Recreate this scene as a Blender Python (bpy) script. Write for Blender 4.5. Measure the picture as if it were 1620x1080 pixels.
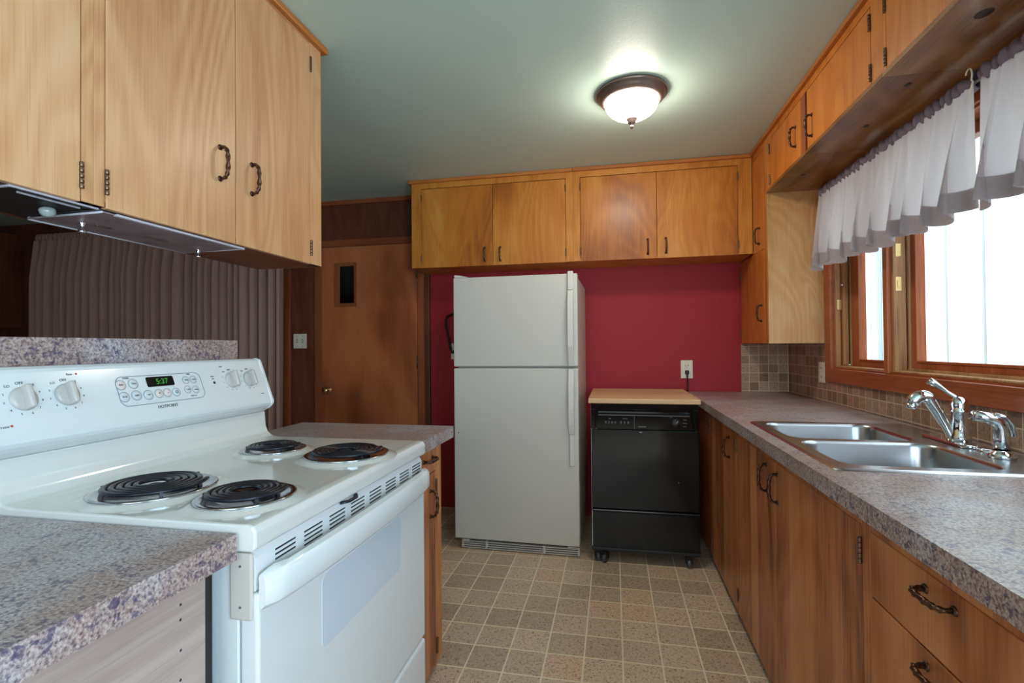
import bpy, bmesh, math, random
from mathutils import Vector, Matrix
random.seed(7)
for o in list(bpy.data.objects):
    bpy.data.objects.remove(o)
SC = bpy.context.scene
COL = SC.collection
PI = math.pi

# ------------------------------------------------------------------ camera
cam_d = bpy.data.cameras.new('camera')
cam_d.sensor_width = 36.0
cam_d.lens = 784.4 / 1620 * 36.0
cam_d.clip_start = 0.02
cam = bpy.data.objects.new('camera', cam_d)
COL.objects.link(cam)
cR = Vector((0.97984113, 0.19958676, -0.00874525))
cU = Vector((0.0109054, -0.00972628, 0.99989323))
cF = Vector((-0.19948039, 0.97983189, 0.01170679))
cam.matrix_world = Matrix(((cR.x, cU.x, -cF.x, 0), (cR.y, cU.y, -cF.y, 0), (cR.z, cU.z, -cF.z, 1.2168), (0, 0, 0, 1)))
SC.camera = cam

# ------------------------------------------------------------------ world, daylight, exposure
SC.view_settings.view_transform = 'Standard'
SC.view_settings.look = 'None'
SC.view_settings.gamma = 1.0
SC.view_settings.exposure = 0.56
SC.view_settings.use_curve_mapping = False
W = bpy.data.worlds.new('sky')
SC.world = W
W.use_nodes = True
wb = W.node_tree.nodes['Background']
wb.inputs['Color'].default_value = (0.80, 0.91, 1.0, 1)
wb.inputs['Strength'].default_value = 2.8
SC.cycles.max_bounces = 8
SC.cycles.diffuse_bounces = 4
SC.cycles.sample_clamp_indirect = 6.0


def area(name, loc, direction, sx, sy, power, color=(1, 1, 1), portal=False):
    l = bpy.data.lights.new(name, 'AREA')
    l.shape = 'RECTANGLE'
    l.size = sx
    l.size_y = sy
    l.energy = power
    l.color = color
    if portal:
        l.cycles.is_portal = True
    o = bpy.data.objects.new(name, l)
    o.location = loc
    o.rotation_euler = Vector(direction).to_track_quat('-Z', 'Z').to_euler()
    COL.objects.link(o)
    return o


# added fill lamps in two invented openings: the right wall behind the photographer,
# and the wall at the photographer's back; neither source is seen
area('added_side_fill', (1.30, -0.85, 1.25), (-1, 0.25, -0.05), 1.5, 1.7, 56, (0.54, 0.78, 1.0))
area('added_rear_fill', (-0.3, -2.62, 1.45), (0.05, 1, 0.0), 1.9, 1.4, 5, (1.0, 0.97, 0.93))


# ------------------------------------------------------------------ materials
def lin(c):
    c = c / 255.0
    return c / 12.92 if c <= 0.04045 else ((c + 0.055) / 1.055) ** 2.4


def rgb(r, g, b):
    return (lin(r), lin(g), lin(b), 1.0)


class NT:
    def __init__(self, name):
        self.m = bpy.data.materials.new(name)
        self.m.use_nodes = True
        self.t = self.m.node_tree
        self.b = self.t.nodes['Principled BSDF']
        self.out = self.t.nodes['Material Output']

    def n(self, typ, **kw):
        nd = self.t.nodes.new(typ)
        for k, v in kw.items():
            setattr(nd, k, v)
        return nd

    def l(self, a, b):
        self.t.links.new(a, b)

    def val(self, sock, v):
        if hasattr(v, 'is_linked') or hasattr(v, 'links'):
            self.l(v, sock)
        else:
            sock.default_value = v

    def math(self, op, a, b=0.0, c=None):
        nd = self.n('ShaderNodeMath', operation=op)
        self.val(nd.inputs[0], a)
        self.val(nd.inputs[1], b)
        if c is not None:
            self.val(nd.inputs[2], c)
        return nd.outputs[0]

    def mix(self, f, a, b, mode='MIX'):
        nd = self.n('ShaderNodeMix', data_type='RGBA', blend_type=mode)
        self.val(nd.inputs[0], f)
        self.val(nd.inputs[6], a)
        self.val(nd.inputs[7], b)
        return nd.outputs[2]

    def ramp(self, f, stops, interp='LINEAR'):
        nd = self.n('ShaderNodeValToRGB')
        nd.color_ramp.interpolation = interp
        els = nd.color_ramp.elements
        while len(els) < len(stops):
            els.new(0.5)
        for e, (p, c) in zip(els, stops):
            e.position = p
            e.color = c if len(c) == 4 else (*c, 1)
        self.l(f, nd.inputs[0])
        return nd.outputs[0]

    def obj(self, rand=True, scale=(1, 1, 1)):
        tc = self.n('ShaderNodeTexCoord').outputs['Object']
        if rand:
            oi = self.n('ShaderNodeObjectInfo')
            ad = self.n('ShaderNodeVectorMath', operation='ADD')
            cx = self.n('ShaderNodeCombineXYZ')
            self.l(self.math('MULTIPLY', oi.outputs['Random'], 37.0), cx.inputs[0])
            self.l(self.math('MULTIPLY', oi.outputs['Random'], 91.0), cx.inputs[1])
            self.l(self.math('MULTIPLY', oi.outputs['Random'], 53.0), cx.inputs[2])
            self.l(tc, ad.inputs[0])
            self.l(cx.outputs[0], ad.inputs[1])
            tc = ad.outputs[0]
        self.tc = tc
        return self.scaled(scale)

    def scaled(self, scale):
        mp = self.n('ShaderNodeMapping')
        mp.inputs['Scale'].default_value = scale
        self.l(self.tc, mp.inputs[0])
        return mp.outputs[0]

    def noise(self, vec, scale, detail=2.0, rough=0.5, dist=0.0):
        nd = self.n('ShaderNodeTexNoise')
        self.l(vec, nd.inputs['Vector'])
        nd.inputs['Scale'].default_value = scale
        nd.inputs['Detail'].default_value = detail
        nd.inputs['Roughness'].default_value = rough
        nd.inputs['Distortion'].default_value = dist
        return nd.outputs[0]

    def bump(self, h, strength=0.1, dist=0.01):
        nd = self.n('ShaderNodeBump')
        nd.inputs['Strength'].default_value = strength
        nd.inputs['Distance'].default_value = dist
        self.l(h, nd.inputs['Height'])
        self.l(nd.outputs[0], self.b.inputs['Normal'])


def plain(name, col, rough=0.5, metal=0.0, coat=0.0, spec=0.5, bump=None):
    t = NT(name)
    t.b.inputs['Base Color'].default_value = col
    t.b.inputs['Roughness'].default_value = rough
    t.b.inputs['Metallic'].default_value = metal
    t.b.inputs['Coat Weight'].default_value = coat
    t.b.inputs['Coat Roughness'].default_value = 0.08
    t.b.inputs['Specular IOR Level'].default_value = spec
    if bump:
        t.obj(False)
        t.bump(t.noise(t.tc, bump[0], 3), bump[1], 0.002)
    return t.m


def wood(name, dark, mid, light, axis=2, figure=0.4, streak=0.35, blotch=0.45, rough=0.38, fig_scale=2.3, rings=26.0, coat=0.12, planks=0.0, gain=2.1):
    t = NT(name)

    def sc(k):
        s = [1.0, 1.0, 1.0]
        s[axis] = k
        return tuple(s)
    v1 = t.obj(True, sc(0.33))
    n1 = t.noise(v1, fig_scale, 2.0, 0.45, 0.5)
    fig = t.math('MULTIPLY_ADD', t.math('SINE', t.math('MULTIPLY', n1, rings * 3.2)), 0.5, 0.5)
    st = t.noise(t.scaled(sc(0.03)), 150.0, 5.0, 0.7)
    st2 = t.noise(t.scaled(sc(0.07)), 9.0, 3.0, 0.55, 0.6)
    bl = t.noise(t.scaled(sc(0.4)), 2.2, 3.0, 0.5, 0.8)
    f = t.math('MULTIPLY', fig, figure * 0.55)
    f = t.math('ADD', f, t.math('MULTIPLY', st, streak * 0.9))
    f = t.math('ADD', f, t.math('MULTIPLY', st2, streak * 0.7))
    f = t.math('ADD', f, t.math('MULTIPLY', bl, blotch))
    tot = 0.5 * (figure * 0.55 + streak * 1.6 + blotch)
    if planks:
        sx = t.n('ShaderNodeSeparateXYZ')
        t.l(t.tc, sx.inputs[0])
        hz = t.math('ADD', sx.outputs[0], sx.outputs[1])
        wn = t.n('ShaderNodeTexWhiteNoise', noise_dimensions='1D')
        t.l(t.math('FLOOR', t.math('MULTIPLY', hz, 11.0)), wn.inputs['W'])
        f = t.math('ADD', f, t.math('MULTIPLY', t.math('SUBTRACT', wn.outputs['Value'], 0.5), planks))
    f = t.math('MULTIPLY_ADD', t.math('SUBTRACT', f, tot), gain, 0.5)
    # fine open pores along the grain
    po = t.noise(t.scaled(sc(0.012)), 420.0, 2.0, 0.5)
    c = t.ramp(f, [(0.12, dark), (0.5, mid), (0.9, light)])
    c = t.mix(t.ramp(po, [(0.27, (0.3, 0.3, 0.3)), (0.38, (0, 0, 0))]), c, (dark[0] * 0.6, dark[1] * 0.6, dark[2] * 0.6, 1))
    t.l(c, t.b.inputs['Base Color'])
    t.b.inputs['Roughness'].default_value = rough
    t.b.inputs['Coat Weight'].default_value = coat
    t.b.inputs['Coat Roughness'].default_value = 0.25
    t.b.inputs['Specular IOR Level'].default_value = 0.3
    t.bump(st, 0.06, 0.002)
    return t.m


M = {}
M['wood_left'] = wood('honey_plywood', rgb(180, 122, 78), rgb(212, 160, 112), rgb(228, 184, 140), figure=0.14, streak=0.3, blotch=0.45, rings=34)
M['wood_back'] = wood('golden_plywood', rgb(146, 78, 22), rgb(192, 116, 42), rgb(214, 148, 68), figure=0.1, streak=0.34, blotch=0.75, rough=0.36, rings=34)
M['wood_frame'] = wood('golden_fir', rgb(168, 96, 30), rgb(202, 130, 52), rgb(216, 150, 70), figure=0.12, streak=0.5, blotch=0.25)
M['wood_right'] = wood('orange_plywood', rgb(172, 92, 32), rgb(204, 122, 50), rgb(220, 148, 72), figure=0.15, streak=0.4, blotch=0.35)
M['wood_pale'] = wood('pale_figured_plywood', rgb(166, 108, 56), rgb(202, 154, 98), rgb(220, 186, 138), figure=0.1, streak=0.25, blotch=0.7, fig_scale=3.2, rings=36)
M['wood_base'] = wood('red_brown_fir', rgb(126, 68, 36), rgb(186, 116, 68), rgb(210, 144, 92), figure=0.12, streak=0.6, blotch=0.35, rough=0.36, planks=0.2)
M['wood_drawer'] = wood('red_brown_drawer_veneer', rgb(126, 68, 36), rgb(182, 112, 64), rgb(206, 140, 88), figure=0.4, streak=0.35, blotch=0.5, rough=0.36, fig_scale=2.6, rings=9)
M['wood_base_h'] = wood('red_brown_fir_level', rgb(120, 66, 36), rgb(170, 102, 60), rgb(192, 124, 76), figure=0.3, streak=0.5, blotch=0.4, rough=0.36)
M['wood_door'] = wood('stained_door_plywood', rgb(120, 60, 34), rgb(176, 100, 58), rgb(198, 124, 78), figure=0.5, streak=0.3, blotch=0.5, rough=0.4, fig_scale=1.9, rings=5, gain=1.5)
M['wood_panel'] = wood('dark_wall_panelling', rgb(74, 38, 26), rgb(104, 58, 40), rgb(122, 72, 52), figure=0.12, streak=0.6, blotch=0.4, rough=0.45)
M['wood_trim'] = wood('red_brown_trim', rgb(120, 62, 38), rgb(150, 82, 50), rgb(165, 96, 60), figure=0.05, streak=0.6, blotch=0.3)
M['wood_trim_h'] = wood('red_brown_trim_level', rgb(120, 62, 38), rgb(150, 82, 50), rgb(165, 96, 60), axis=0, figure=0.05, streak=0.6, blotch=0.3)
M['wood_crown'] = wood('golden_crown_level', rgb(160, 92, 40), rgb(186, 114, 52), rgb(200, 132, 66), axis=0, figure=0.05, streak=0.5, blotch=0.3)
M['wood_crown_y'] = wood('golden_crown_side', rgb(160, 92, 40), rgb(188, 116, 54), rgb(202, 134, 66), axis=1, figure=0.05, streak=0.5, blotch=0.3)
M['wood_window'] = wood('orange_window_fir', rgb(132, 64, 34), rgb(170, 90, 50), rgb(190, 114, 70), figure=0.05, streak=0.6, blotch=0.5, coat=0.15)
M['wood_window_y'] = wood('orange_window_fir_level', rgb(122, 58, 30), rgb(162, 84, 48), rgb(184, 108, 66), axis=1, figure=0.05, streak=0.6, blotch=0.5, coat=0.15)
M['wood_weathered'] = wood('weathered_sash_fir', rgb(120, 86, 58), rgb(186, 140, 96), rgb(206, 166, 122), figure=0.05, streak=0.7, blotch=0.5, rough=0.6)
M['wood_grey'] = wood('bluish_lit_side_plywood', rgb(138, 116, 106), rgb(178, 158, 148), rgb(196, 178, 168), axis=1, figure=0.2, streak=0.3, blotch=0.35, rough=0.55, coat=0.0, gain=1.6)  # same fir as elsewhere; bluish light painted in as a paler grey
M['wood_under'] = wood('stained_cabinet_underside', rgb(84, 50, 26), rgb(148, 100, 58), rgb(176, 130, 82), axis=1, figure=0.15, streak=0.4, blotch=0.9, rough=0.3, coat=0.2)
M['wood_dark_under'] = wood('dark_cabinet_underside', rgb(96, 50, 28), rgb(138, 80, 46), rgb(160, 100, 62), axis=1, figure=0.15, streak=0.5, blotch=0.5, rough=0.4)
M['butcher'] = wood('butcher_block', rgb(196, 150, 104), rgb(216, 174, 128), rgb(228, 190, 146), axis=0, figure=0.05, streak=0.6, blotch=0.3, rough=0.4)
M['knot'] = plain('dark_knot', rgb(52, 30, 18), 0.5)
M['cavity'] = plain('cavity_shade', rgb(26, 15, 10), 0.9)  # shade of the toe kick recess put into the colour


def laminate():
    t = NT('speckled_granite_laminate')
    t.obj(False)
    a = t.noise(t.tc, 210.0, 4.0, 0.6)
    b = t.noise(t.tc, 95.0, 3.0, 0.62, 0.5)
    d = t.noise(t.tc, 16.0, 3.0, 0.6, 0.3)
    c = t.noise(t.tc, 5.0, 3.0, 0.55)
    base = t.ramp(a, [(0.34, rgb(104, 96, 112)), (0.46, rgb(166, 158, 163)), (0.6, rgb(198, 192, 192)), (0.76, rgb(218, 213, 210))])
    brown = t.ramp(a, [(0.34, rgb(104, 76, 72)), (0.5, rgb(160, 134, 124)), (0.7, rgb(196, 176, 164))])
    warm = t.mix(t.ramp(c, [(0.36, (0, 0, 0)), (0.54, (0.85, 0.85, 0.85))]), base, brown)
    spk = t.math('MULTIPLY_ADD', t.math('SUBTRACT', d, 0.5), 0.35, b)
    col = t.mix(t.ramp(spk, [(0.36, (0.78, 0.78, 0.78)), (0.46, (0, 0, 0))]), warm, rgb(66, 62, 92))
    t.l(col, t.b.inputs['Base Color'])
    t.b.inputs['Roughness'].default_value = 0.34
    t.bump(a, 0.05, 0.001)
    return t.m


M['laminate'] = laminate()


def vinyl_floor():
    t = NT('tile_pattern_vinyl')
    t.obj(False)
    mp = t.n('ShaderNodeMapping')
    mp.inputs['Location'].default_value = (-0.0242 + 10 * 0.1482, -2.714 + 60 * 0.1482, 0)
    t.l(t.tc, mp.inputs[0])
    br = t.n('ShaderNodeTexBrick', offset=0.0, squash=1.0)
    t.l(mp.outputs[0], br.inputs['Vector'])
    br.inputs['Color1'].default_value = (0, 0, 0, 1)
    br.inputs['Color2'].default_value = (1, 1, 1, 1)
    br.inputs['Mortar'].default_value = (0.5, 0.5, 0.5, 1)
    br.inputs['Scale'].default_value = 1.0
    br.inputs['Mortar Size'].default_value = 0.0036
    br.inputs['Mortar Smooth'].default_value = 0.25
    br.inputs['Brick Width'].default_value = 0.1482
    br.inputs['Row Height'].default_value = 0.1482
    tone = t.ramp(br.outputs['Color'], [(0.0, rgb(182, 158, 138)), (0.35, rgb(200, 176, 154)), (0.7, rgb(218, 194, 170)), (1.0, rgb(222, 186, 154))])
    sp = t.noise(t.tc, 105.0, 4.0, 0.7, 0.8)
    sp2 = t.noise(t.tc, 38.0, 3.0, 0.6, 0.5)
    c = t.mix(t.ramp(sp, [(0.38, (0.85, 0.85, 0.85)), (0.49, (0, 0, 0))]), tone, rgb(116, 92, 72))
    c = t.mix(t.ramp(sp2, [(0.5, (0, 0, 0)), (0.7, (0.5, 0.5, 0.5))]), c, rgb(214, 188, 156))
    c = t.mix(br.outputs['Fac'], c, rgb(236, 222, 190))
    t.l(c, t.b.inputs['Base Color'])
    t.b.inputs['Roughness'].default_value = 0.42
    t.bump(t.math('SUBTRACT', 1.0, br.outputs['Fac']), 0.12, 0.001)
    return t.m


M['floor'] = vinyl_floor()


def wall_tile(axis):
    # small square tumbled tiles; axis = world axis that runs along the wall
    t = NT('tumbled_tile_%s' % 'xyz'[axis])
    t.obj(False)
    sx = t.n('ShaderNodeSeparateXYZ')
    t.l(t.tc, sx.inputs[0])
    cx = t.n('ShaderNodeCombineXYZ')
    t.l(sx.outputs[axis], cx.inputs[0])
    t.l(t.math('ADD', sx.outputs[2], 0.0), cx.inputs[1])
    br = t.n('ShaderNodeTexBrick', offset=0.0, squash=1.0)
    t.l(cx.outputs[0], br.inputs['Vector'])
    br.inputs['Color1'].default_value = (0, 0, 0, 1)
    br.inputs['Color2'].default_value = (1, 1, 1, 1)
    br.inputs['Scale'].default_value = 1.0
    br.inputs['Mortar Size'].default_value = 0.0022
    br.inputs['Mortar Smooth'].default_value = 0.2
    br.inputs['Brick Width'].default_value = 0.0605
    br.inputs['Row Height'].default_value = 0.0605
    tone = t.ramp(br.outputs['Color'], [(0.0, rgb(134, 106, 86)), (0.4, rgb(164, 134, 112)), (0.75, rgb(182, 156, 134)), (1.0, rgb(176, 134, 104))])
    sp = t.noise(t.tc, 90.0, 4.0, 0.65)
    c = t.mix(t.ramp(sp, [(0.38, (0.55, 0.55, 0.55)), (0.52, (0, 0, 0))]), tone, rgb(100, 80, 64))
    c = t.mix(br.outputs['Fac'], c, rgb(206, 188, 168))
    t.l(c, t.b.inputs['Base Color'])
    t.b.inputs['Roughness'].default_value = 0.55
    t.bump(t.math('SUBTRACT', 1.0, br.outputs['Fac']), 0.25, 0.001)
    return t.m


M['tile_x'] = wall_tile(0)
M['tile_y'] = wall_tile(1)


def painted(name, col, rough, scale, strength, dist=0.002):
    t = NT(name)
    t.obj(False)
    t.b.inputs['Base Color'].default_value = col
    t.b.inputs['Roughness'].default_value = rough
    t.bump(t.noise(t.tc, scale, 4, 0.6), strength, dist)
    return t.m


M['ceiling'] = painted('teal_cast_ceiling_paint', rgb(198, 222, 212), 0.42, 110, 0.22, 0.003)  # teal cast of the bluish window light tinted into the paint
M['red'] = painted('crimson_wall_paint', rgb(164, 42, 52), 0.55, 14, 0.10, 0.003)
M['red'].node_tree.nodes['Principled BSDF'].inputs['Specular IOR Level'].default_value = 0.25
M['plaster'] = painted('off_white_paint', rgb(196, 194, 186), 0.7, 60, 0.1)
M['enamel'] = plain('white_enamel', rgb(222, 225, 225), 0.16, coat=0.4)
M['enamel_top'] = plain('cooktop_enamel', rgb(220, 219, 214), 0.13, coat=0.5)
M['bisque'] = plain('bisque_plastic', rgb(200, 192, 184), 0.3)
M['knob'] = plain('knob_plastic', rgb(192, 186, 180), 0.28)
M['oven_glass'] = plain('white_oven_glass', rgb(206, 216, 226), 0.1, coat=0.5)
M['fridge'] = plain('textured_fridge_enamel', rgb(206, 201, 192), 0.34, bump=(420, 0.1))
M['fridge_handle'] = plain('fridge_handle_plastic', rgb(216, 212, 205), 0.35)
M['black'] = plain('gloss_black_enamel', rgb(10, 12, 14), 0.1, spec=0.4)
M['black_matte'] = plain('black_plastic', rgb(20, 21, 23), 0.45)
M['grey_mark'] = plain('pale_grey_print', rgb(150, 155, 158), 0.5)
M['dark_mark'] = plain('dark_grey_print', rgb(84, 86, 92), 0.5)
M['ink'] = plain('black_print', rgb(34, 34, 38), 0.5)
M['red_mark'] = plain('red_print', rgb(190, 70, 60), 0.5)
M['grey_line'] = plain('grey_outline', rgb(140, 150, 156), 0.4)
M['button_warm'] = plain('button_pink', rgb(224, 208, 204), 0.4)
M['button'] = plain('button_grey', rgb(206, 212, 214), 0.4)
M['coil'] = plain('burner_coil', rgb(20, 23, 34), 0.3, spec=0.4)
M['drip'] = plain('chrome_drip_pan', rgb(190, 192, 196), 0.14, metal=1.0)
M['chrome'] = plain('chrome', rgb(225, 228, 232), 0.06, metal=1.0)
M['bronze'] = plain('antique_bronze_iron', rgb(88, 62, 48), 0.3, metal=0.8)
M['hinge'] = plain('aged_hinge', rgb(120, 98, 78), 0.3, metal=0.9)
M['lamp_bronze'] = plain('brushed_dark_bronze', rgb(134, 116, 108), 0.34, metal=0.7)
M['brass'] = plain('polished_brass', rgb(206, 176, 124), 0.2, metal=1.0)
M['hood_metal'] = plain('smoked_hood_metal', rgb(210, 208, 216), 0.4, metal=0.2)
M['hood_dark'] = plain('dark_metal_recess_shade', rgb(34, 30, 32), 0.5)  # dark hood metal; shade of the lamp recess is in the colour
M['ivory'] = plain('ivory_plastic', rgb(226, 220, 200), 0.35)
M['rubber'] = plain('black_rubber', rgb(16, 16, 17), 0.55)
M['caster'] = plain('grey_caster', rgb(70, 76, 80), 0.4)
M['ext_white'] = plain('white_siding_paint', rgb(236, 240, 240), 0.7)
M['ext_groove'] = plain('groove_shade', rgb(74, 82, 82), 0.8)  # shade between the boards painted as a dark grey backing
M['ext_post'] = plain('grey_downspout_paint', rgb(176, 188, 196), 0.6)
M['ext_ground'] = plain('concrete_path', rgb(190, 190, 184), 0.9, bump=(40, 0.2))
M['door_glass'] = plain('dark_door_glass', rgb(14, 9, 8), 0.06)


def stainless():
    t = NT('brushed_stainless')
    v = t.obj(False, (1, 0.02, 1))
    n = t.noise(v, 300, 2)
    t.b.inputs['Metallic'].default_value = 1.0
    t.b.inputs['Base Color'].default_value = rgb(186, 190, 194)
    t.l(t.math('MULTIPLY_ADD', n, 0.05, 0.23), t.b.inputs['Roughness'])
    return t.m


M['steel'] = stainless()


def filter_mesh():
    t = NT('hood_filter_mesh')
    v = t.obj(False)
    sx = t.n('ShaderNodeSeparateXYZ')
    t.l(t.tc, sx.inputs[0])
    s = t.math('SINE', t.math('MULTIPLY', sx.outputs[0], 900.0))
    n = t.noise(t.tc, 14, 2)
    t.l(t.ramp(n, [(0.3, rgb(140, 120, 126)), (0.7, rgb(176, 156, 160))]), t.b.inputs['Base Color'])
    t.b.inputs['Metallic'].default_value = 0.2
    t.b.inputs['Roughness'].default_value = 0.38
    t.bump(s, 0.25, 0.001)
    return t.m


M['filter'] = filter_mesh()


def glass_pane():
    t = NT('window_glass')
    t.t.nodes.remove(t.b)
    tr = t.n('ShaderNodeBsdfTransparent')
    tr.inputs[0].default_value = (0.96, 0.98, 0.97, 1)
    gl = t.n('ShaderNodeBsdfGlossy')
    gl.inputs['Roughness'].default_value = 0.02
    fr = t.n('ShaderNodeFresnel')
    fr.inputs[0].default_value = 1.45
    mx = t.n('ShaderNodeMixShader')
    ge = t.n('ShaderNodeNewGeometry')
    t.l(t.math('MULTIPLY', fr.outputs[0], t.math('SUBTRACT', 1.0, ge.outputs['Backfacing'])), mx.inputs[0])
    t.l(tr.outputs[0], mx.inputs[1])
    t.l(gl.outputs[0], mx.inputs[2])
    t.l(mx.outputs[0], t.out.inputs[0])
    return t.m


M['glass'] = glass_pane()


def fabric(name, col, trans, weave=900.0, slub=0.15):
    t = NT(name)
    v = t.obj(False, (1, 1, 9))
    n = t.noise(v, 60, 3, 0.6)
    c = t.mix(t.math('MULTIPLY', n, slub), col, (col[0] * 0.55, col[1] * 0.55, col[2] * 0.6, 1))
    df = t.n('ShaderNodeBsdfDiffuse')
    tl = t.n('ShaderNodeBsdfTranslucent')
    t.l(c, df.inputs[0])
    t.l(c, tl.inputs[0])
    mx = t.n('ShaderNodeMixShader')
    mx.inputs[0].default_value = trans
    t.l(df.outputs[0], mx.inputs[1])
    t.l(tl.outputs[0], mx.inputs[2])
    t.t.nodes.remove(t.b)
    bp = t.n('ShaderNodeBump')
    bp.inputs['Strength'].default_value = 0.2
    bp.inputs['Distance'].default_value = 0.001
    t.l(n, bp.inputs['Height'])
    t.l(bp.outputs[0], df.inputs['Normal'])
    t.l(mx.outputs[0], t.out.inputs[0])
    return t.m


M['valance'] = fabric('sheer_lilac_linen', rgb(226, 218, 220), 0.5, slub=0.35)
M['valance_hem'] = fabric('doubled_lilac_linen', rgb(200, 188, 190), 0.3, slub=0.3)
M['valance_top'] = fabric('shaded_gathered_linen', rgb(136, 124, 136), 0.08, slub=0.3)  # same linen; shade along the rod painted in as darker mauve
M['nook_curtain'] = fabric('mauve_brown_curtain', rgb(182, 148, 136), 0.06, slub=0.3)


def lamp_glass():
    t = NT('lit_alabaster_glass')
    t.b.inputs['Base Color'].default_value = (0.9, 0.88, 0.82, 1)
    t.b.inputs['Roughness'].default_value = 0.25
    t.b.inputs['Emission Color'].default_value = (1.0, 0.90, 0.76, 1)
    t.b.inputs['Emission Strength'].default_value = 36.0
    return t.m


M['lamp_glass'] = lamp_glass()


def digits():
    t = NT('lit_green_digits')
    t.b.inputs['Base Color'].default_value = (0, 0, 0, 1)
    t.b.inputs['Emission Color'].default_value = (0.08, 1.0, 0.08, 1)
    t.b.inputs['Emission Strength'].default_value = 0.2
    return t.m


M['digits'] = digits()


# ------------------------------------------------------------------ mesh helpers
class B:
    """collects shapes (world coordinates) for ONE mesh object"""

    def __init__(self):
        self.bm = bmesh.new()

    def _add(self, bm2, smooth=False, mi=0):
        for f in bm2.faces:
            f.smooth = smooth
            f.material_index = mi
        me = bpy.data.meshes.new('tmp')
        bm2.to_mesh(me)
        bm2.free()
        self.bm.from_mesh(me)
        bpy.data.meshes.remove(me)
        return self

    def box(self, x0, x1, y0, y1, z0, z1, bev=0.0, seg=2, mat=None, mi=0):
        b = bmesh.new()
        bmesh.ops.create_cube(b, size=1.0)
        sx, sy, sz = abs(x1 - x0), abs(y1 - y0), abs(z1 - z0)
        for v in b.verts:
            v.co = Vector(((x0 + x1) / 2 + v.co.x * sx, (y0 + y1) / 2 + v.co.y * sy, (z0 + z1) / 2 + v.co.z * sz))
        if bev > 0:
            bev = min(bev, 0.49 * min(sx, sy, sz))
            bmesh.ops.bevel(b, geom=list(b.edges), offset=bev, segments=seg, affect='EDGES', profile=0.5)
        if mat is not None:
            bmesh.ops.transform(b, matrix=mat, verts=b.verts)
        return self._add(b, False, mi)

    def prism(self, poly, axis, a, c, bev=0.0, seg=2, smooth=False):
        """poly: list of 2-D points in the two other axes (order x,y,z without axis)"""
        b = bmesh.new()

        def mk(p, w):
            q = list(p)
            q.insert(axis, w)
            return Vector(q)
        lo = [b.verts.new(mk(p, a)) for p in poly]
        hi = [b.verts.new(mk(p, c)) for p in poly]
        n = len(poly)
        b.faces.new(lo)
        b.faces.new(hi[::-1])
        for i in range(n):
            b.faces.new((lo[i], hi[i], hi[(i + 1) % n], lo[(i + 1) % n]))
        bmesh.ops.recalc_face_normals(b, faces=b.faces)
        if bev > 0:
            bmesh.ops.bevel(b, geom=list(b.edges), offset=bev, segments=seg, affect='EDGES', profile=0.5)
        return self._add(b, smooth)

    def lathe(self, prof, c, axis=(0, 0, 1), seg=32, arc=2 * PI):
        """prof: list of (radius, height along axis)"""
        b = bmesh.new()
        ax = Vector(axis).normalized()
        q = Vector((0, 0, 1)).rotation_difference(ax).to_matrix()
        c = Vector(c)
        rings = []
        for r, h in prof:
            if r < 1e-6:
                rings.append([b.verts.new(c + q @ Vector((0, 0, h)))])
            else:
                rings.append([b.verts.new(c + q @ Vector((r * math.cos(2 * PI * k / seg), r * math.sin(2 * PI * k / seg), h))) for k in range(seg)])
        for A, D in zip(rings, rings[1:]):
            for k in range(seg):
                k2 = (k + 1) % seg
                if len(A) == 1 and len(D) == 1:
                    continue
                if len(A) == 1:
                    b.faces.new((A[0], D[k], D[k2]))
                elif len(D) == 1:
                    b.faces.new((A[k], D[0], A[k2]))
                else:
                    b.faces.new((A[k], D[k], D[k2], A[k2]))
        bmesh.ops.recalc_face_normals(b, faces=b.faces)
        return self._add(b, True)

    def tube(self, pts, r, seg=10, lobes=0, depth=0.0, twist=0.0, closed=False, flat=None):
        """sweep a (lobed, twisting) section along pts; r may be a function of t in 0..1"""
        b = bmesh.new()
        P = [Vector(p) for p in pts]
        n = len(P)
        T = []
        for i in range(n):
            if closed:
                d = P[(i + 1) % n] - P[i - 1]
            else:
                d = P[min(i + 1, n - 1)] - P[max(i - 1, 0)]
            T.append(d.normalized())
        up = Vector((0, 0, 1)) if abs(T[0].z) < 0.9 else Vector((1, 0, 0))
        N = (up - T[0] * up.dot(T[0])).normalized()
        rings = []
        for i in range(n):
            if i:
                N = (N - T[i] * N.dot(T[i]))
                N.normalize()
            Bn = T[i].cross(N)
            t = i / (n - 1)
            rr = r(t) if callable(r) else r
            ring = []
            for k in range(seg):
                a = 2 * PI * k / seg
                q = rr * (1 + depth * math.cos(lobes * a + twist * t)) if lobes else rr
                fx = flat[0] if flat else 1
                fy = flat[1] if flat else 1
                ring.append(b.verts.new(P[i] + N * (q * fx * math.cos(a)) + Bn * (q * fy * math.sin(a))))
            rings.append(ring)
        m = n if closed else n - 1
        for i in range(m):
            A, D = rings[i], rings[(i + 1) % n]
            for k in range(seg):
                b.faces.new((A[k], A[(k + 1) % seg], D[(k + 1) % seg], D[k]))
        if not closed:
            b.faces.new(rings[0][::-1])
            b.faces.new(rings[-1])
        bmesh.ops.recalc_face_normals(b, faces=b.faces)
        return self._add(b, True)

    def grid(self, fn, nu, nv, mi=0):
        b = bmesh.new()
        V = [[b.verts.new(Vector(fn(i / nu, j / nv))) for j in range(nv + 1)] for i in range(nu + 1)]
        for i in range(nu):
            for j in range(nv):
                b.faces.new((V[i][j], V[i + 1][j], V[i + 1][j + 1], V[i][j + 1]))
        return self._add(b, True, mi)

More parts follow.
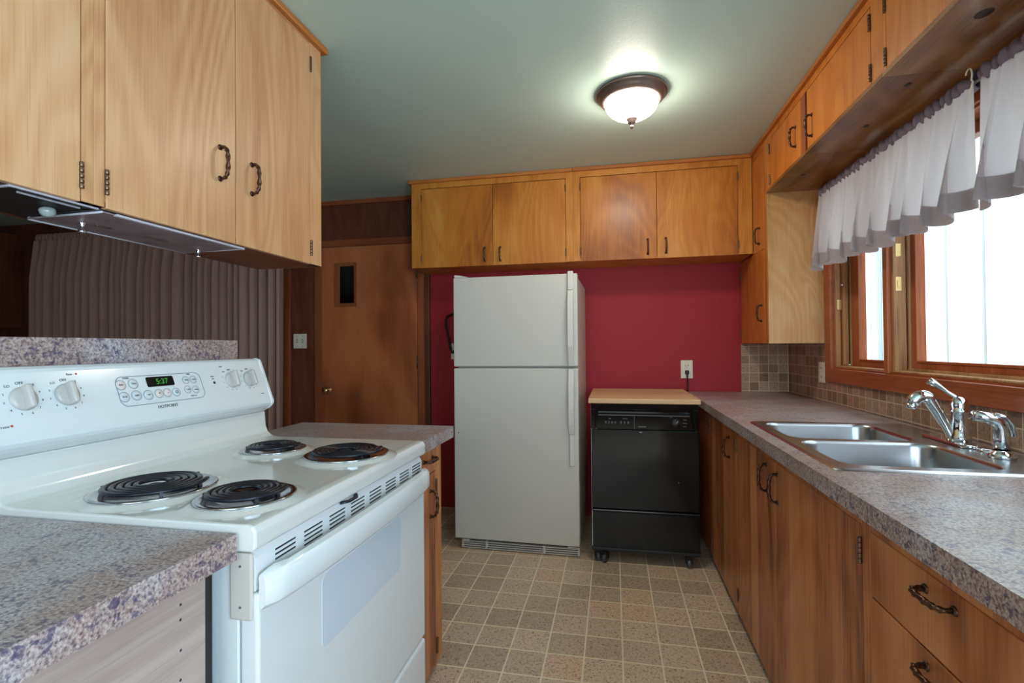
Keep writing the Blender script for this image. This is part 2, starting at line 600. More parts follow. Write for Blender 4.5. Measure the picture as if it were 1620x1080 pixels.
    def text(self, s, size, origin, xd, yd, align='CENTER', thick=0.0004):
        cu = bpy.data.curves.new('lettering', 'FONT')
        cu.body = s
        cu.size = size
        cu.align_x = align
        cu.align_y = 'CENTER'
        cu.extrude = thick
        cu.resolution_u = 3
        ob = bpy.data.objects.new('lettering', cu)
        COL.objects.link(ob)
        dg = bpy.context.evaluated_depsgraph_get()
        me = bpy.data.meshes.new_from_object(ob.evaluated_get(dg))
        X = Vector(xd).normalized()
        Y = Vector(yd).normalized()
        Z = X.cross(Y)
        o = Vector(origin)
        mt = Matrix(((X.x, Y.x, Z.x, o.x), (X.y, Y.y, Z.y, o.y), (X.z, Y.z, Z.z, o.z), (0, 0, 0, 1)))
        me.transform(mt)
        self.bm.from_mesh(me)
        bpy.data.objects.remove(ob)
        bpy.data.curves.remove(cu)
        bpy.data.meshes.remove(me)
        return self

    def obj(self, name, mat, parent=None):
        me = bpy.data.meshes.new(name)
        o = bpy.data.objects.new(name, me)
        org = Vector((0, 0, 0))
        if parent is not None:
            org = ORG[parent.name]
            o.parent = parent
        for v in self.bm.verts:
            v.co -= org
        self.bm.to_mesh(me)
        self.bm.free()
        for m in (mat if isinstance(mat, (list, tuple)) else [mat]):
            me.materials.append(M[m] if isinstance(m, str) else m)
        COL.objects.link(o)
        ORG[o.name] = org
        return o


ORG = {}


def thing(name, loc, label, cat, group=None):
    o = bpy.data.objects.new(name, None)
    o.empty_display_size = 0.05
    o.location = loc
    COL.objects.link(o)
    ORG[o.name] = Vector(loc)
    o['label'] = label
    o['category'] = cat
    if group:
        o['group'] = group
    return o


def tag(o, label, cat, group=None):
    o['label'] = label
    o['category'] = cat
    if group:
        o['group'] = group
    return o


def structure(o, label=None, cat=None):
    o['kind'] = 'structure'
    if label:
        o['label'] = label
    if cat:
        o['category'] = cat
    return o


def pull_handle(parent, c, n, a, L=0.092, H=0.027, mat='bronze'):
    """twisted iron bow pull: c centre on the door face, n outward, a long direction"""
    c, n, a = Vector(c), Vector(n), Vector(a)
    pts = []
    N = 40
    for i in range(N + 1):
        t = PI * i / N
        al = -math.cos(t)
        al = math.copysign(abs(al) ** 0.75, al)
        ou = math.sin(t) ** 0.45 if 0 < i < N else 0.0
        pts.append(c + a * (L / 2 * al) + n * (H * ou + 0.0005))
    b = B()
    b.tube(pts, lambda t: 0.0042 + 0.0012 * math.sin(PI * t), seg=12, lobes=2, depth=0.26, twist=40.0)
    for s in (-1, 1):
        b.lathe([(0.0, 0.004), (0.0065, 0.004), (0.0085, 0.0015), (0.0085, 0.0)], c + a * (s * L / 2), axis=n, seg=14)
    return b.obj('handle', mat, parent)


def butt_hinge(parent, c, n, L=0.058, mat='hinge', w=None):
    """small barrel hinge standing on a door edge"""
    c, n = Vector(c), Vector(n)
    b = B()
    segs = 5
    for i in range(segs):
        z0 = -L / 2 + i * L / segs
        b.lathe([(0.0, 0.0), (0.0042, 0.0005), (0.0046, 0.002), (0.0046, L / segs - 0.002), (0.0042, L / segs - 0.0005), (0, L / segs)],
                c + n * 0.003 + Vector((0, 0, z0)), seg=10)
    return b.obj('hinge', mat, parent)


# ================================================================== SETTING
WX = 1.16     # right wall
WY = 3.64     # back wall
ZC = 2.41     # ceiling
XW = -6.3     # left wall of the dining nook
YR = -2.6     # wall behind the photographer
structure(B().box(XW - 0.12, WX + 0.14, YR - 0.12, WY + 0.12, -0.08, 0.0).obj('floor', 'floor'))
structure(B().box(XW - 0.12, WX + 0.14, YR - 0.12, WY + 0.12, ZC, ZC + 0.1).obj('ceiling', 'ceiling'))
structure(B().box(-1.40, WX + 0.14, WY, WY + 0.12, 0, ZC).obj('wall_back', 'red'))
structure(B().box(XW, -1.40, WY, WY + 0.12, 0, ZC).obj('wall_back_left', 'wood_panel'))
structure(B().box(XW - 0.12, XW, YR, WY + 0.12, 0, ZC).obj('wall_left', 'wood_panel'))
# right wall with the kitchen window and, outside the picture, an invented opening for the added side fill
WY0, WY1, WZ0, WZ1 = 0.90, 2.955, 1.09, 1.99
b = B()
b.box(WX, WX + 0.14, WY1, WY, 0, ZC)
b.box(WX, WX + 0.14, WY0, WY1, 0, WZ0)
b.box(WX, WX + 0.14, WY0, WY1, WZ1, ZC)
b.box(WX, WX + 0.14, 0.0, WY0, 0, ZC)
b.box(WX, WX + 0.14, -1.7, 0.0, 2.12, ZC)
b.box(WX, WX + 0.14, -1.7, 0.0, 0, 0.38)
b.box(WX, WX + 0.14, YR, -1.7, 0, ZC)
structure(b.obj('wall_right', 'plaster'))
b = B()  # unseen wall, with an invented opening for the added rear fill
b.box(XW, -1.3, YR - 0.12, YR, 0, ZC)
b.box(-1.3, 0.7, YR - 0.12, YR, 0, 0.72)
b.box(-1.3, 0.7, YR - 0.12, YR, 2.2, ZC)
b.box(0.7, WX + 0.14, YR - 0.12, YR, 0, ZC)
structure(b.obj('wall_front', 'wood_panel'))
# thin tile facing
CT = 0.899    # right worktop height
structure(B().box(0.858, WX, WY - 0.007, WY, CT + 0.001, 1.224).obj('wall_back_tile', 'tile_x'))
b = B()
b.box(WX - 0.007, WX, 3.022, WY - 0.007, CT + 0.001, 1.224)
b.box(WX - 0.007, WX, 0.0, 3.022, CT + 0.001, 1.016)
structure(b.obj('wall_right_tile', 'tile_y'))
structure(B().box(-1.40, 0.50, WY - 0.014, WY, 0, 0.095, 0.003).obj('baseboard_back', 'red'))

# ---- window: wooden casing, jambs, mullion, two sashes with panes
wf = B()
wf.box(WX - 0.018, WX, 2.948, 3.022, 1.016, 2.07, 0.003)            # left casing
wf.box(WX - 0.022, WX, WY0 - 0.07, 2.948, 1.016, 1.088, 0.003)      # apron / stool
wf.box(WX - 0.018, WX, WY0 - 0.07, 2.948, 1.985, 2.07, 0.003)       # head casing
wf.box(WX - 0.002, WX + 0.14, WY0, WY1, 1.086, 1.096)               # sill board
wf.box(WX - 0.002, WX + 0.14, WY1 - 0.012, WY1, 1.096, WZ1)
wf.box(WX - 0.002, WX + 0.14, WY0, WY0 + 0.012, 1.096, WZ1)
wf.box(WX - 0.002, WX + 0.14, WY0, WY1, WZ1 - 0.012, WZ1)
win = structure(wf.obj('window_1', 'wood_window_y'), 'wood framed kitchen window above the sink', 'window')
ORG['window_1'] = Vector((0, 0, 0))
b = B()
b.box(WX - 0.014, WX + 0.13, 2.390, 2.424, 1.09, WZ1, 0.003)
b.obj('mullion', 'wood_window', win)
# weathered stops, jamb strips
b = B()
for x0, x1, yy, d in ((WX + 0.004, WX + 0.028, 2.943, 0.012), (WX + 0.036, WX + 0.058, 2.943, 0.03), (WX + 0.064, WX + 0.075, 2.943, 0.04)):
    b.box(x0, x1, yy - d, yy, 1.096, WZ1 - 0.012, 0.002)
b.box(WX + 0.004, WX + 0.05, 2.372, 2.390, 1.096, WZ1 - 0.012, 0.002)
b.box(WX + 0.056, WX + 0.064, 2.36, 2.390, 1.096, WZ1 - 0.012, 0.002)
b.obj('jamb_stop', 'wood_weathered', win)


def sash(y0, y1, x0, x1, z0, z1, st, rail):
    s = B()
    s.box(x0, x1, y1 - st, y1, z0, z1, 0.004)
    s.box(x0, x1, y0, y0 + st, z0, z1, 0.004)
    s.box(x0, x1, y0 + st - 0.002, y1 - st + 0.002, z0, z0 + rail, 0.004)
    s.box(x0, x1, y0 + st - 0.002, y1 - st + 0.002, z1 - rail, z1, 0.004)
    # glazing bead
    s.box(x0 - 0.004, x0 + 0.008, y1 - st - 0.010, y1 - st + 0.002, z0 + rail - 0.002, z1 - rail, 0.002)
    s.box(x0 - 0.004, x0 + 0.008, y0 + st, y1 - st - 0.010, z0 + rail - 0.002, z0 + rail + 0.008, 0.002)
    so = s.obj('sash', 'wood_window', win)
    B().box((x0 + x1) / 2 - 0.002, (x0 + x1) / 2 + 0.002, y0 + st - 0.004, y1 - st + 0.004, z0 + rail - 0.004, z1 - rail + 0.004).obj('pane', 'glass', so)
    return so


sash(2.425, 2.902, WX + 0.066, WX + 0.104, 1.098, WZ1 - 0.014, 0.078, 0.036)
sash(0.914, 2.389, WX + 0.062, WX + 0.100, 1.098, WZ1 - 0.014, 0.060, 0.042)
b = B()
b.box(WX + 0.002, WX + 0.05, 0.914, 2.37, 1.096, 1.104, 0.002)
b.box(WX + 0.05, WX + 0.062, 0.914, 2.37, 1.096, 1.114, 0.002)
b.box(WX + 0.010, WX + 0.06, 2.425, 2.915, 1.096, 1.104, 0.002)
b.obj('sill_strip', 'wood_weathered', win)
b = B()
b.box(WX + 0.012, WX + 0.034, 2.3695, 2.373, 1.44, 1.50, 0.001)
b.box(WX + 0.018, WX + 0.028, 2.366, 2.370, 1.455, 1.485, 0.001)
b.box(WX + 0.012, WX + 0.034, 2.3695, 2.373, 1.585, 1.64, 0.001)
b.obj('latch_plate', 'brass', win)
b = B()
b.lathe([(0, 0.01), (0.006, 0.009), (0.008, 0.003), (0.008, 0)], (WX + 0.030, 2.913, 1.53), axis=(0, -1, 0), seg=12)
b.obj('latch_stud', 'chrome', win)
b = B()
b.box(WX + 0.012, WX + 0.034, 2.928, 2.932, 1.40, 1.455, 0.001)
b.obj('latch_plate', 'brass', win)
b = B()
b.tube([(WX + 0.02, 2.88, 1.108), (WX + 0.03, 2.86, 1.114), (WX + 0.02, 2.84, 1.109), (WX + 0.03, 2.83, 1.114)], 0.004, seg=8)
b.obj('catch', 'chrome', win)

# ---- outside: a white board wall close to the window, and the path
EX = 2.55
b = B()
edges = [-3.0, -1.2, 0.55, 2.3, 3.28, 3.69, 4.06, 4.46, 5.02, 5.62, 7.5]
for y0, y1 in zip(edges, edges[1:]):
    b.box(EX, EX + 0.03, y0 + 0.016, y1 - 0.016, -0.3, 3.2, 0.004)
ext = b.obj('exterior_siding', 'ext_white')
structure(ext, 'white board siding seen through the window', 'siding')
structure(B().box(EX + 0.029, EX + 0.08, -3.0, 7.5, -0.3, 3.2).obj('exterior_siding_backing', 'ext_groove'))
B().box(EX - 0.045, EX - 0.0005, 5.40, 5.48, -0.3, 3.2, 0.006).obj('exterior_trim_post', 'ext_post')['kind'] = 'structure'
structure(B().box(WX + 0.14, EX, -4.0, 8.0, -0.32, -0.3).obj('exterior_path', 'ext_ground'))

# ---- door in the back wall with its casing and the wall trims
dr = B().box(-2.300, -1.487, WY - 0.022, WY - 0.001, 0.006, 2.034, 0.002).obj('door_1', 'wood_door')
structure(dr, 'brown plywood door with a small dark window, in the back wall', 'door')
b = B()
b.box(-2.187, -2.140, WY - 0.030, WY - 0.021, 1.552, 1.905, 0.003)
b.box(-2.016, -1.994, WY - 0.030, WY - 0.021, 1.552, 1.905, 0.003)
b.box(-2.141, -2.015, WY - 0.030, WY - 0.021, 1.876, 1.905, 0.003)
b.box(-2.141, -2.015, WY - 0.030, WY - 0.021, 1.552, 1.580, 0.003)
pf = b.obj('window_frame', 'wood_trim', dr)
B().box(-2.141, -2.015, WY - 0.0255, WY - 0.0215, 1.579, 1.877).obj('pane', 'door_glass', dr)
b = B()
b.lathe([(0, 0.062), (0.016, 0.060), (0.026, 0.050), (0.028, 0.040), (0.022, 0.030), (0.012, 0.024), (0.012, 0.008), (0.030, 0.006), (0.032, 0.0)],
        (-2.248, WY - 0.0215, 0.885), axis=(0, -1, 0), seg=24)
b.obj('knob', 'brass', dr)
for z in (0.25, 1.06, 1.76):
    b = B()
    b.lathe([(0, 0), (0.006, 0.001), (0.006, 0.098), (0, 0.1)], (-1.486, WY - 0.026, z), seg=10)
    b.obj('hinge', 'hinge', dr)
b = B()
b.box(-2.372, -2.304, WY - 0.018, WY, 0, 2.037, 0.003)
structure(b.obj('trim_1', 'wood_trim'))
b = B()
b.box(-1.484, -1.424, WY - 0.018, WY, 0, 2.037, 0.003)
structure(b.obj('trim_2', 'wood_trim'))
structure(B().box(-2.372, -1.424, WY - 0.018, WY, 2.038, 2.092, 0.003).obj('trim_3', 'wood_trim_h'))
structure(B().box(-2.664, -2.598, WY - 0.016, WY, 0, ZC, 0.003).obj('trim_4', 'wood_trim'))
structure(B().box(-1.4235, -1.383, WY - 0.030, WY, 0, ZC, 0.003).obj('trim_5', 'wood_panel'))
structure(B().box(-2.598, -1.424, WY - 0.020, WY, ZC - 0.035, ZC, 0.003).obj('trim_6', 'wood_trim_h'))

# ================================================================== WALL CABINETS
def door_x(parent, xf, y0, y1, z0, z1, side, mat, handle=None, hinges=(), th=0.018, hl=0.092):
    """door whose face lies at x=xf and looks towards side (+1/-1); handle (y,z); hinges [(y,z)]"""
    bb = B()
    bb.box(xf - side * th, xf, y0, y1, z0, z1, 0.0018)
    d = bb.obj('door', mat, parent)
    if handle:
        pull_handle(d, (xf, handle[0], handle[1]), (side, 0, 0), (0, 0, 1), L=hl)
    for (y, z) in hinges:
        butt_hinge(d, (xf, y, z), (side, 0, 0))
    return d


def door_y(parent, yf, x0, x1, z0, z1, mat, handle=None, hinges=(), th=0.018):
    d = B().box(x0, x1, yf, yf + th, z0, z1, 0.0018).obj('door', mat, parent)
    if handle:
        pull_handle(d, (handle[0], yf, handle[1]), (0, -1, 0), (0, 0, 1))
    for (x, z) in hinges:
        butt_hinge(d, (x, yf, z), (0, -1, 0), L=0.05)
    return d


# ---- left: over the range (two units)
XL = -1.119
ZL = 1.540


def left_unit(name, y0, y1, label, stiles, doors, end=False):
    r = thing(name, (XL - 0.14, (y0 + y1) / 2, ZL), label, 'cabinet', 'wall cabinets over the range')
    b = B()
    b.box(XL - 0.283, XL - 0.022, y0, y1, ZL + 0.012, ZC - 0.002)
    b.box(XL - 0.283, XL - 0.001, y0, y1, ZL, ZL + 0.012)
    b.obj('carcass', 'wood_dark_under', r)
    b = B()
    for s0, s1 in stiles:
        b.box(XL - 0.020, XL, s0, s1, ZL + 0.0, ZC - 0.004, 0.001)
    b.box(XL - 0.0195, XL - 0.0005, y0, y1, 2.381, ZC - 0.004)
    if end:
        b.box(XL - 0.283, XL - 0.0205, y1 - 0.0005, y1 + 0.0035, ZL, ZC - 0.004)
    b.obj('face_frame', 'wood_left', r)
    for dy0, dy1, h, hg in doors:
        door_x(r, XL + 0.001, dy0, dy1, ZL - 0.002, 2.378, 1, 'wood_left', h, hg, th=0.017)
    cr = B()
    cr.box(XL - 0.02, XL + 0.020, y0, y1 + (0.022 if end else 0), 2.385, ZC - 0.001, 0.004)
    if end:
        cr.box(XL - 0.283, XL - 0.02, y1 + 0.004, y1 + 0.022, 2.385, ZC - 0.001, 0.004)
    cr.obj('crown_molding', 'wood_crown_y', r)
    return r


left_unit('wall_cabinet', 0.885, 1.757, 'pale wooden two-door cabinet hung from the ceiling over the white range',
          [(0.885, 0.9085), (1.687, 1.757)],
          [(0.9115, 1.3035, (1.243, 1.762), [(0.911, 1.597)]), (1.3070, 1.6840, (1.373, 1.757), [(1.6855, 1.60), (1.6855, 2.30)])], True)
left_unit('wall_cabinet', 0.10, 0.8845, 'pale wooden single-door cabinet at the left edge, above the cooktop, with a scuffed door bottom',
          [(0.10, 0.16), (0.859, 0.8845)],
          [(0.163, 0.856, None, [(0.8565, 1.595)])])

# ---- range hood let into the underside of the left cabinets
hd = thing('range_hood', (-1.25, 1.1, ZL - 0.02), 'dark metal range hood with flat filter panel set under the left cabinets', 'range hood')
b = B()
b.box(-1.372, -1.132, 0.905, 1.372, ZL - 0.0045, ZL - 0.001)
b.box(-1.372, -1.135, 0.62, 0.905, ZL - 0.0025, ZL - 0.001)  # flat dark sheet in place of the shaded lamp recess
b.obj('housing', 'hood_dark', hd)
b = B()
b.prism([(-1.346, ZL - 0.011), (-1.346, ZL - 0.006), (-1.134, ZL - 0.005), (-1.134, ZL - 0.008)], 1, 0.917, 1.352, 0.0008)
b.obj('filter_panel', 'filter', hd)
b = B()
b.box(-1.1395, -1.128, 0.945, 1.354, ZL - 0.0105, ZL - 0.0045, 0.0015)
b.tube([(-1.347, 0.915, ZL - 0.009), (-1.347, 1.352, ZL - 0.009)], 0.0045, seg=8)
b.tube([(-1.347, 0.916, ZL - 0.009), (-1.134, 0.916, ZL - 0.007)], 0.0028, seg=8)
b.tube([(-1.347, 1.353, ZL - 0.009), (-1.134, 1.353, ZL - 0.007)], 0.0028, seg=8)
b.obj('filter_frame', 'hood_metal', hd)
b = B()
b.box(-1.136, -1.130, 0.735, 0.905, ZL - 0.006, ZL - 0.002, 0.001)
b.box(-1.166, -1.162, 0.770, 0.890, ZL - 0.006, ZL - 0.002, 0.001)
b.box(-1.30, -1.136, 0.735, 0.741, ZL - 0.006, ZL - 0.002, 0.001)
b.obj('lamp_bracket', 'hood_metal', hd)
b = B()
b.lathe([(0.0, -0.022), (0.009, -0.021), (0.014, -0.015), (0.0155, -0.007), (0.013, -0.002), (0.008, 0.0)], (-1.232, 0.872, ZL - 0.002), axis=(0.0, -0.15, 1), seg=12)
M['bulb'] = plain('faceted_bulb_glass', rgb(170, 180, 176), 0.12, coat=0.4)
b.obj('lamp_bulb', 'bulb', hd)
for y in (0.978, 1.325):
    b = B()
    b.lathe([(0, -0.024), (0.009, -0.024), (0.009, -0.019), (0.0055, -0.013), (0.0045, -0.006), (0.007, -0.001), (0.007, 0.002)], (-1.272, y, ZL - 0.010), seg=14)
    b.obj('knob', 'chrome', hd)
b = B()
b.box(-1.262, -1.246, 1.125, 1.195, ZL - 0.0125, ZL - 0.0105, 0.0005)
b.obj('latch', 'chrome', hd)
b = B()
b.box(-1.258, -1.246, 0.995, 1.03, ZL - 0.0125, ZL - 0.0105, 0.0005)
b.obj('latch', 'chrome', hd)

# ---- back: two two-door units above the refrigerator
YB = 3.32
ZB = 1.786


def back_unit(x0, x1, label, stiles, doors, left_end=False):
    r = thing('wall_cabinet', ((x0 + x1) / 2, (YB + WY) / 2, ZB), label, 'cabinet', 'wall cabinets on the back wall')
    b = B()
    b.box(x0, x1, YB + 0.021, WY - 0.002, ZB + 0.012, ZC - 0.002)
    b.box(x0, x1, YB + 0.001, WY - 0.002, ZB, ZB + 0.012)
    b.obj('carcass', 'wood_frame', r)
    b = B()
    for s0, s1 in stiles:
        b.box(s0, s1, YB, YB + 0.020, ZB, ZC - 0.004, 0.001)
    b.box(x0, x1, YB + 0.0005, YB + 0.0195, 2.347, ZC - 0.004)
    b.obj('face_frame', 'wood_frame', r)
    for d in doors:
        door_y(r, YB - 0.001, d[0], d[1], ZB - 0.002, 2.343, 'wood_back', d[2], d[3])
    c = B()
    c.box(x0 - (0.02 if left_end else 0), x1, YB - 0.018, YB + 0.01, 2.386, ZC - 0.001, 0.004)
    if left_end:
        c.box(x0 - 0.02, x0 - 0.0005, YB + 0.01, WY - 0.035, 2.386, ZC - 0.001, 0.004)
    c.obj('crown_molding', 'wood_crown', r)
    return r


back_unit(-1.400, -0.2525, 'golden wood two-door wall cabinet above the refrigerator, nearest the brown door',
          [(-1.400, -1.326), (-0.300, -0.2525)],
          [(-1.323, -0.8055, (-0.862, 1.862), [(-1.3245, 1.85), (-1.3245, 2.28)]), (-0.8025, -0.303, (-0.752, 1.860), [(-0.3015, 1.85), (-0.3015, 2.28)])], True)
back_unit(-0.2520, 0.8600, 'golden wood two-door wall cabinet above the black dishwasher',
          [(-0.2520, -0.2055), (0.778, 0.8600)],
          [(-0.2025, 0.2840, (0.228, 1.862), [(-0.204, 1.85), (-0.204, 2.28)]), (0.2870, 0.775, (0.341, 1.864), [(0.7765, 1.85), (0.7765, 2.28)])])

# ---- right corner: tall narrow cabinet with a figured end panel
XU = 0.862
cc = thing('corner_cabinet', (1.01, 3.33, 1.225), 'tall narrow two-door wood cabinet in the corner right of the red wall', 'cabinet')
b = B()
b.box(XU + 0.021, WX - 0.002, 3.046, WY - 0.0085, 1.228, ZC - 0.002)
b.obj('carcass', 'wood_right', cc)
B().box(XU + 0.0005, WX - 0.002, 3.026, 3.045, 1.225, ZC - 0.002, 0.001).obj('end_panel', 'wood_pale', cc)
b = B()
b.box(XU, XU + 0.020, 3.045, 3.092, 1.226, ZC - 0.004, 0.001)
b.box(XU, XU + 0.020, 3.092, WY - 0.009, 2.352, ZC - 0.004, 0.001)
b.box(XU + 0.002, XU + 0.020, 3.092, WY - 0.009, 1.757, 1.782)
b.obj('face_frame', 'wood_right', cc)
door_x(cc, XU - 0.001, 3.0955, 3.315, 1.776, 2.348, -1, 'wood_right', (3.175, 1.865), ())
door_x(cc, XU - 0.001, 3.0955, 3.628, 1.227, 1.764, -1, 'wood_right', (3.15, 1.405), [(3.622, 1.30), (3.622, 1.69)])
b = B()
b.box(XU - 0.018, XU + 0.01, 3.026, 3.300, 2.386, ZC - 0.001, 0.004)
b.obj('crown_molding', 'wood_crown_y', cc)

# ---- right: shallow cabinets over the window
ZU = 2.076


def right_unit(y0, y1, label, stiles, doors, knots=()):
    r = thing('wall_cabinet', (1.0, (y0 + y1) / 2, ZU), label, 'cabinet', 'shallow cabinets over the window')
    b = B()
    b.box(XU + 0.021, WX - 0.002, y0, y1, ZU + 0.014, ZC - 0.002)
    b.obj('carcass', 'wood_right', r)
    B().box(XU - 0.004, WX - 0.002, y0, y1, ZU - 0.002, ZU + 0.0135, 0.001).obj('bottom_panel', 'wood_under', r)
    b = B()
    for s0, s1 in stiles:
        b.box(XU, XU + 0.020, s0, s1, ZU + 0.014, ZC - 0.004, 0.001)
    b.box(XU + 0.0005, XU + 0.0195, y0, y1, 2.356, ZC - 0.004)
    b.obj('face_frame', 'wood_right', r)
    for d in doors:
        dd = door_x(r, XU - 0.001, d[0], d[1], ZU + 0.016, 2.352, -1, 'wood_right', d[2], d[3])
    c = B()
    c.box(XU - 0.018, XU + 0.01, y0, y1, 2.386, ZC - 0.001, 0.004)
    c.obj('crown_molding', 'wood_crown_y', r)
    return r


def knot(parent, x, y, rx, ry):
    b = B()
    b.lathe([(0, -0.0008), (0.9, -0.0007), (1.0, 0.0004)], (0, 0, 0), seg=18)
    for v in b.bm.verts:
        v.co = Vector((x + v.co.x * rx, y + v.co.y * ry, ZU - 0.002 + v.co.z))
    b.obj('knot', 'knot', parent)


u1 = right_unit(2.448, 3.0255, 'shallow orange wood cabinet over the window, next to the corner cabinet, door shut',
                [(2.962, 3.0255)],
                [(2.503, 2.959, (2.567, 2.204), [(2.9605, 2.13), (2.9605, 2.30)])])
B().box(XU - 0.0005, XU + 0.021, 2.449, 2.4995, ZU + 0.0145, 2.3555).obj('end_stile', 'wood_trim', u1)
u2 = right_unit(1.792, 2.4475, 'shallow orange wood cabinet over the window with a dark gap at its door edge',
                [(1.792, 1.868)],
                [(1.871, 2.426, (2.371, 2.174), [(1.8695, 2.13), (1.8695, 2.30)])])
u3 = right_unit(0.75, 1.7915, 'shallow orange wood cabinet over the window at the top right edge',
                [(1.776, 1.7915), (0.75, 0.80)],
                [(0.803, 1.773, None, [(1.7745, 2.13), (1.7745, 2.30)])])
knot(u1, 0.95, 2.74, 0.012, 0.014)
knot(u2, 0.985, 2.18, 0.010, 0.016)
knot(u2, 0.965, 1.86, 0.010, 0.015)
knot(u3, 0.955, 1.50, 0.020, 0.024)

# ---- valance and its rod
rod = B()
rod.tube([(1.078, 2.86, 2.002), (1.078, 1.06, 2.002)], 0.0045, seg=10)
rod.tube([(1.078, 2.86, 2.002), (1.095, 2.872, 2.002), (1.158, 2.872, 2.002)], 0.0045, seg=8)
tag(rod.obj('curtain_rod', 'ivory'), 'thin curtain rod under the cabinets, carrying the lilac valances', 'curtain rod')


def make_valance(VY0, VY1, label, seed, lo, hi, phase):
    rnd = random.Random(seed)
    LEN = VY0 - VY1
    va = thing('window_valance', (1.08, (VY0 + VY1) / 2, 1.6), label, 'curtain', 'valances over the kitchen window')
    ph = [-phase]
    while ph[-1] < LEN:
        ph.append(ph[-1] + rnd.uniform(lo, hi))
    amp = [rnd.uniform(0.75, 1.2) for _ in ph]
    drop = [rnd.uniform(-0.012, 0.012) for _ in ph]
    top = [rnd.uniform(0.028, 0.045) for _ in ph]

    def pt(u, w, off=0.0):
        d = u * LEN
        for i in range(len(ph) - 1):
            if ph[i] <= d <= ph[i + 1]:
                break
        wd = ph[i + 1] - ph[i]
        t = (d - ph[i]) / wd
        c = math.cos(2 * PI * t)
        s_ = math.sin(2 * PI * t)
        k = w ** 0.9
        # S-shaped folds that overlap towards the hem; small gathers at the rod
        x = 1.066 - amp[i] * 0.030 * k * (1 + c) - 0.004 * (1 - w) * (1 + math.sin(2 * PI * d / top[i]))
        x -= 0.010 * k * (0.5 + 0.5 * math.sin(d * 31))
        y = VY0 - d + amp[i] * wd * 0.23 * k * s_
        z = 1.992 - (1.992 - 1.612) * w + k * (drop[i] * (0.5 - 0.5 * c) + 0.006 * c)
        return (x + off, y, z)
    n = int(LEN * 300)
    b = B()
    b.grid(lambda u, w: pt(u, w * 0.83), n, 22)
    b.obj('skirt', 'valance', va)
    b = B()
    b.grid(lambda u, w: pt(u, 0.83 + w * 0.17), n, 7)
    b.grid(lambda u, w: pt(u, 0.83 + w * 0.17, 0.004), n, 7)
    b.obj('hem', 'valance_hem', va)

    def ruffle(u, v):
        d = u * LEN
        a = 2 * PI * v
        q = d * 27 + 0.25 * math.sin(d * 19)
        # knotted gathers running diagonally over the rod
        g = abs(math.sin(PI * q + 0.9 * math.sin(a + 1.0)))
        r = 0.016 + 0.010 * g + 0.003 * math.sin(d * 83)
        hh = 0.019 + 0.010 * g + 0.003 * math.sin(d * 61 + 1)
        return (1.076 + r * math.cos(a), VY0 - d + 0.007 * math.sin(a + 40 * d), 2.004 + hh * math.sin(a))
    b = B()
    b.grid(ruffle, int(LEN * 360), 18)
    b.obj('rod_pocket', 'valance_top', va)
    return va


make_valance(2.845, 1.710, 'longer gathered lilac valance over the window, left of the gap with a white hook', 5, 0.085, 0.14, 0.03)
make_valance(1.687, 1.075, 'shorter gathered lilac valance at the right edge, right of the gap with a white hook', 9, 0.11, 0.16, 0.06)
hk = B()
pts = []
for i in range(22):
    a = PI * (0.15 + 1.05 * i / 21)
    pts.append((1.040, 1.700 + 0.014 * math.cos(a), 2.004 + 0.024 * math.sin(a)))
for i in range(8):
    pts.append((1.042, 1.686 + 0.004 * i, 1.984 - 0.008 * i))
hk.tube(pts, 0.0022, seg=8)
tag(hk.obj('curtain_hook', 'ivory'), 'small white hook in the gap between the two valances', 'hook')

# ================================================================== RIGHT BASE CABINETS, WORKTOP, SINK
XB = 0.530    # cabinet face
XC = 0.497    # worktop front edge


def base_unit(y0, y1, label, frame, doors=(), drawers=(), name='base_cabinet', z_top=0.855):
    r = thing(name, (0.84, (y0 + y1) / 2, 0), label, 'cabinet', 'base cabinets under the window')
    b = B()
    b.box(XB + 0.021, WX - 0.002, y0, y1, 0.045, 0.70)
    b.box(XB + 0.021, XB + 0.025, y0, y1, 0.70, z_top - 0.001)
    b.box(XB + 0.021, WX - 0.002, y0, y0 + 0.012, 0.70, z_top - 0.001)
    b.box(XB + 0.021, WX - 0.002, y1 - 0.012, y1, 0.70, z_top - 0.001)
    b.obj('carcass', 'wood_base', r)
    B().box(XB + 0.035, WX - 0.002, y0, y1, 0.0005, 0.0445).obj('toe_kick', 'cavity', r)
    b = B()
    for s0, s1 in frame:
        b.box(XB, XB + 0.020, s0, s1, 0.045, z_top - 0.001, 0.001)
    b.box(XB + 0.001, XB + 0.020, y0, y1, 0.820, z_top - 0.001)
    b.box(XB + 0.001, XB + 0.020, y0, y1, 0.045, 0.052)
    b.obj('face_frame', 'wood_base', r)
    for d in doors:
        door_x(r, XB - 0.001, d[0], d[1], 0.038, 0.822, -1, 'wood_base', d[2], d[3])
    for z0, z1, hz in drawers:
        dw = B().box(XB - 0.001, XB + 0.017, frame[0][1] + 0.003, frame[-1][0] - 0.003, z0, z1, 0.0018).obj('drawer', 'wood_drawer', r)
        pull_handle(dw, (XB - 0.001, 0.957, hz), (-1, 0, 0), (0, 1, 0), L=0.076, H=0.028)
    return r


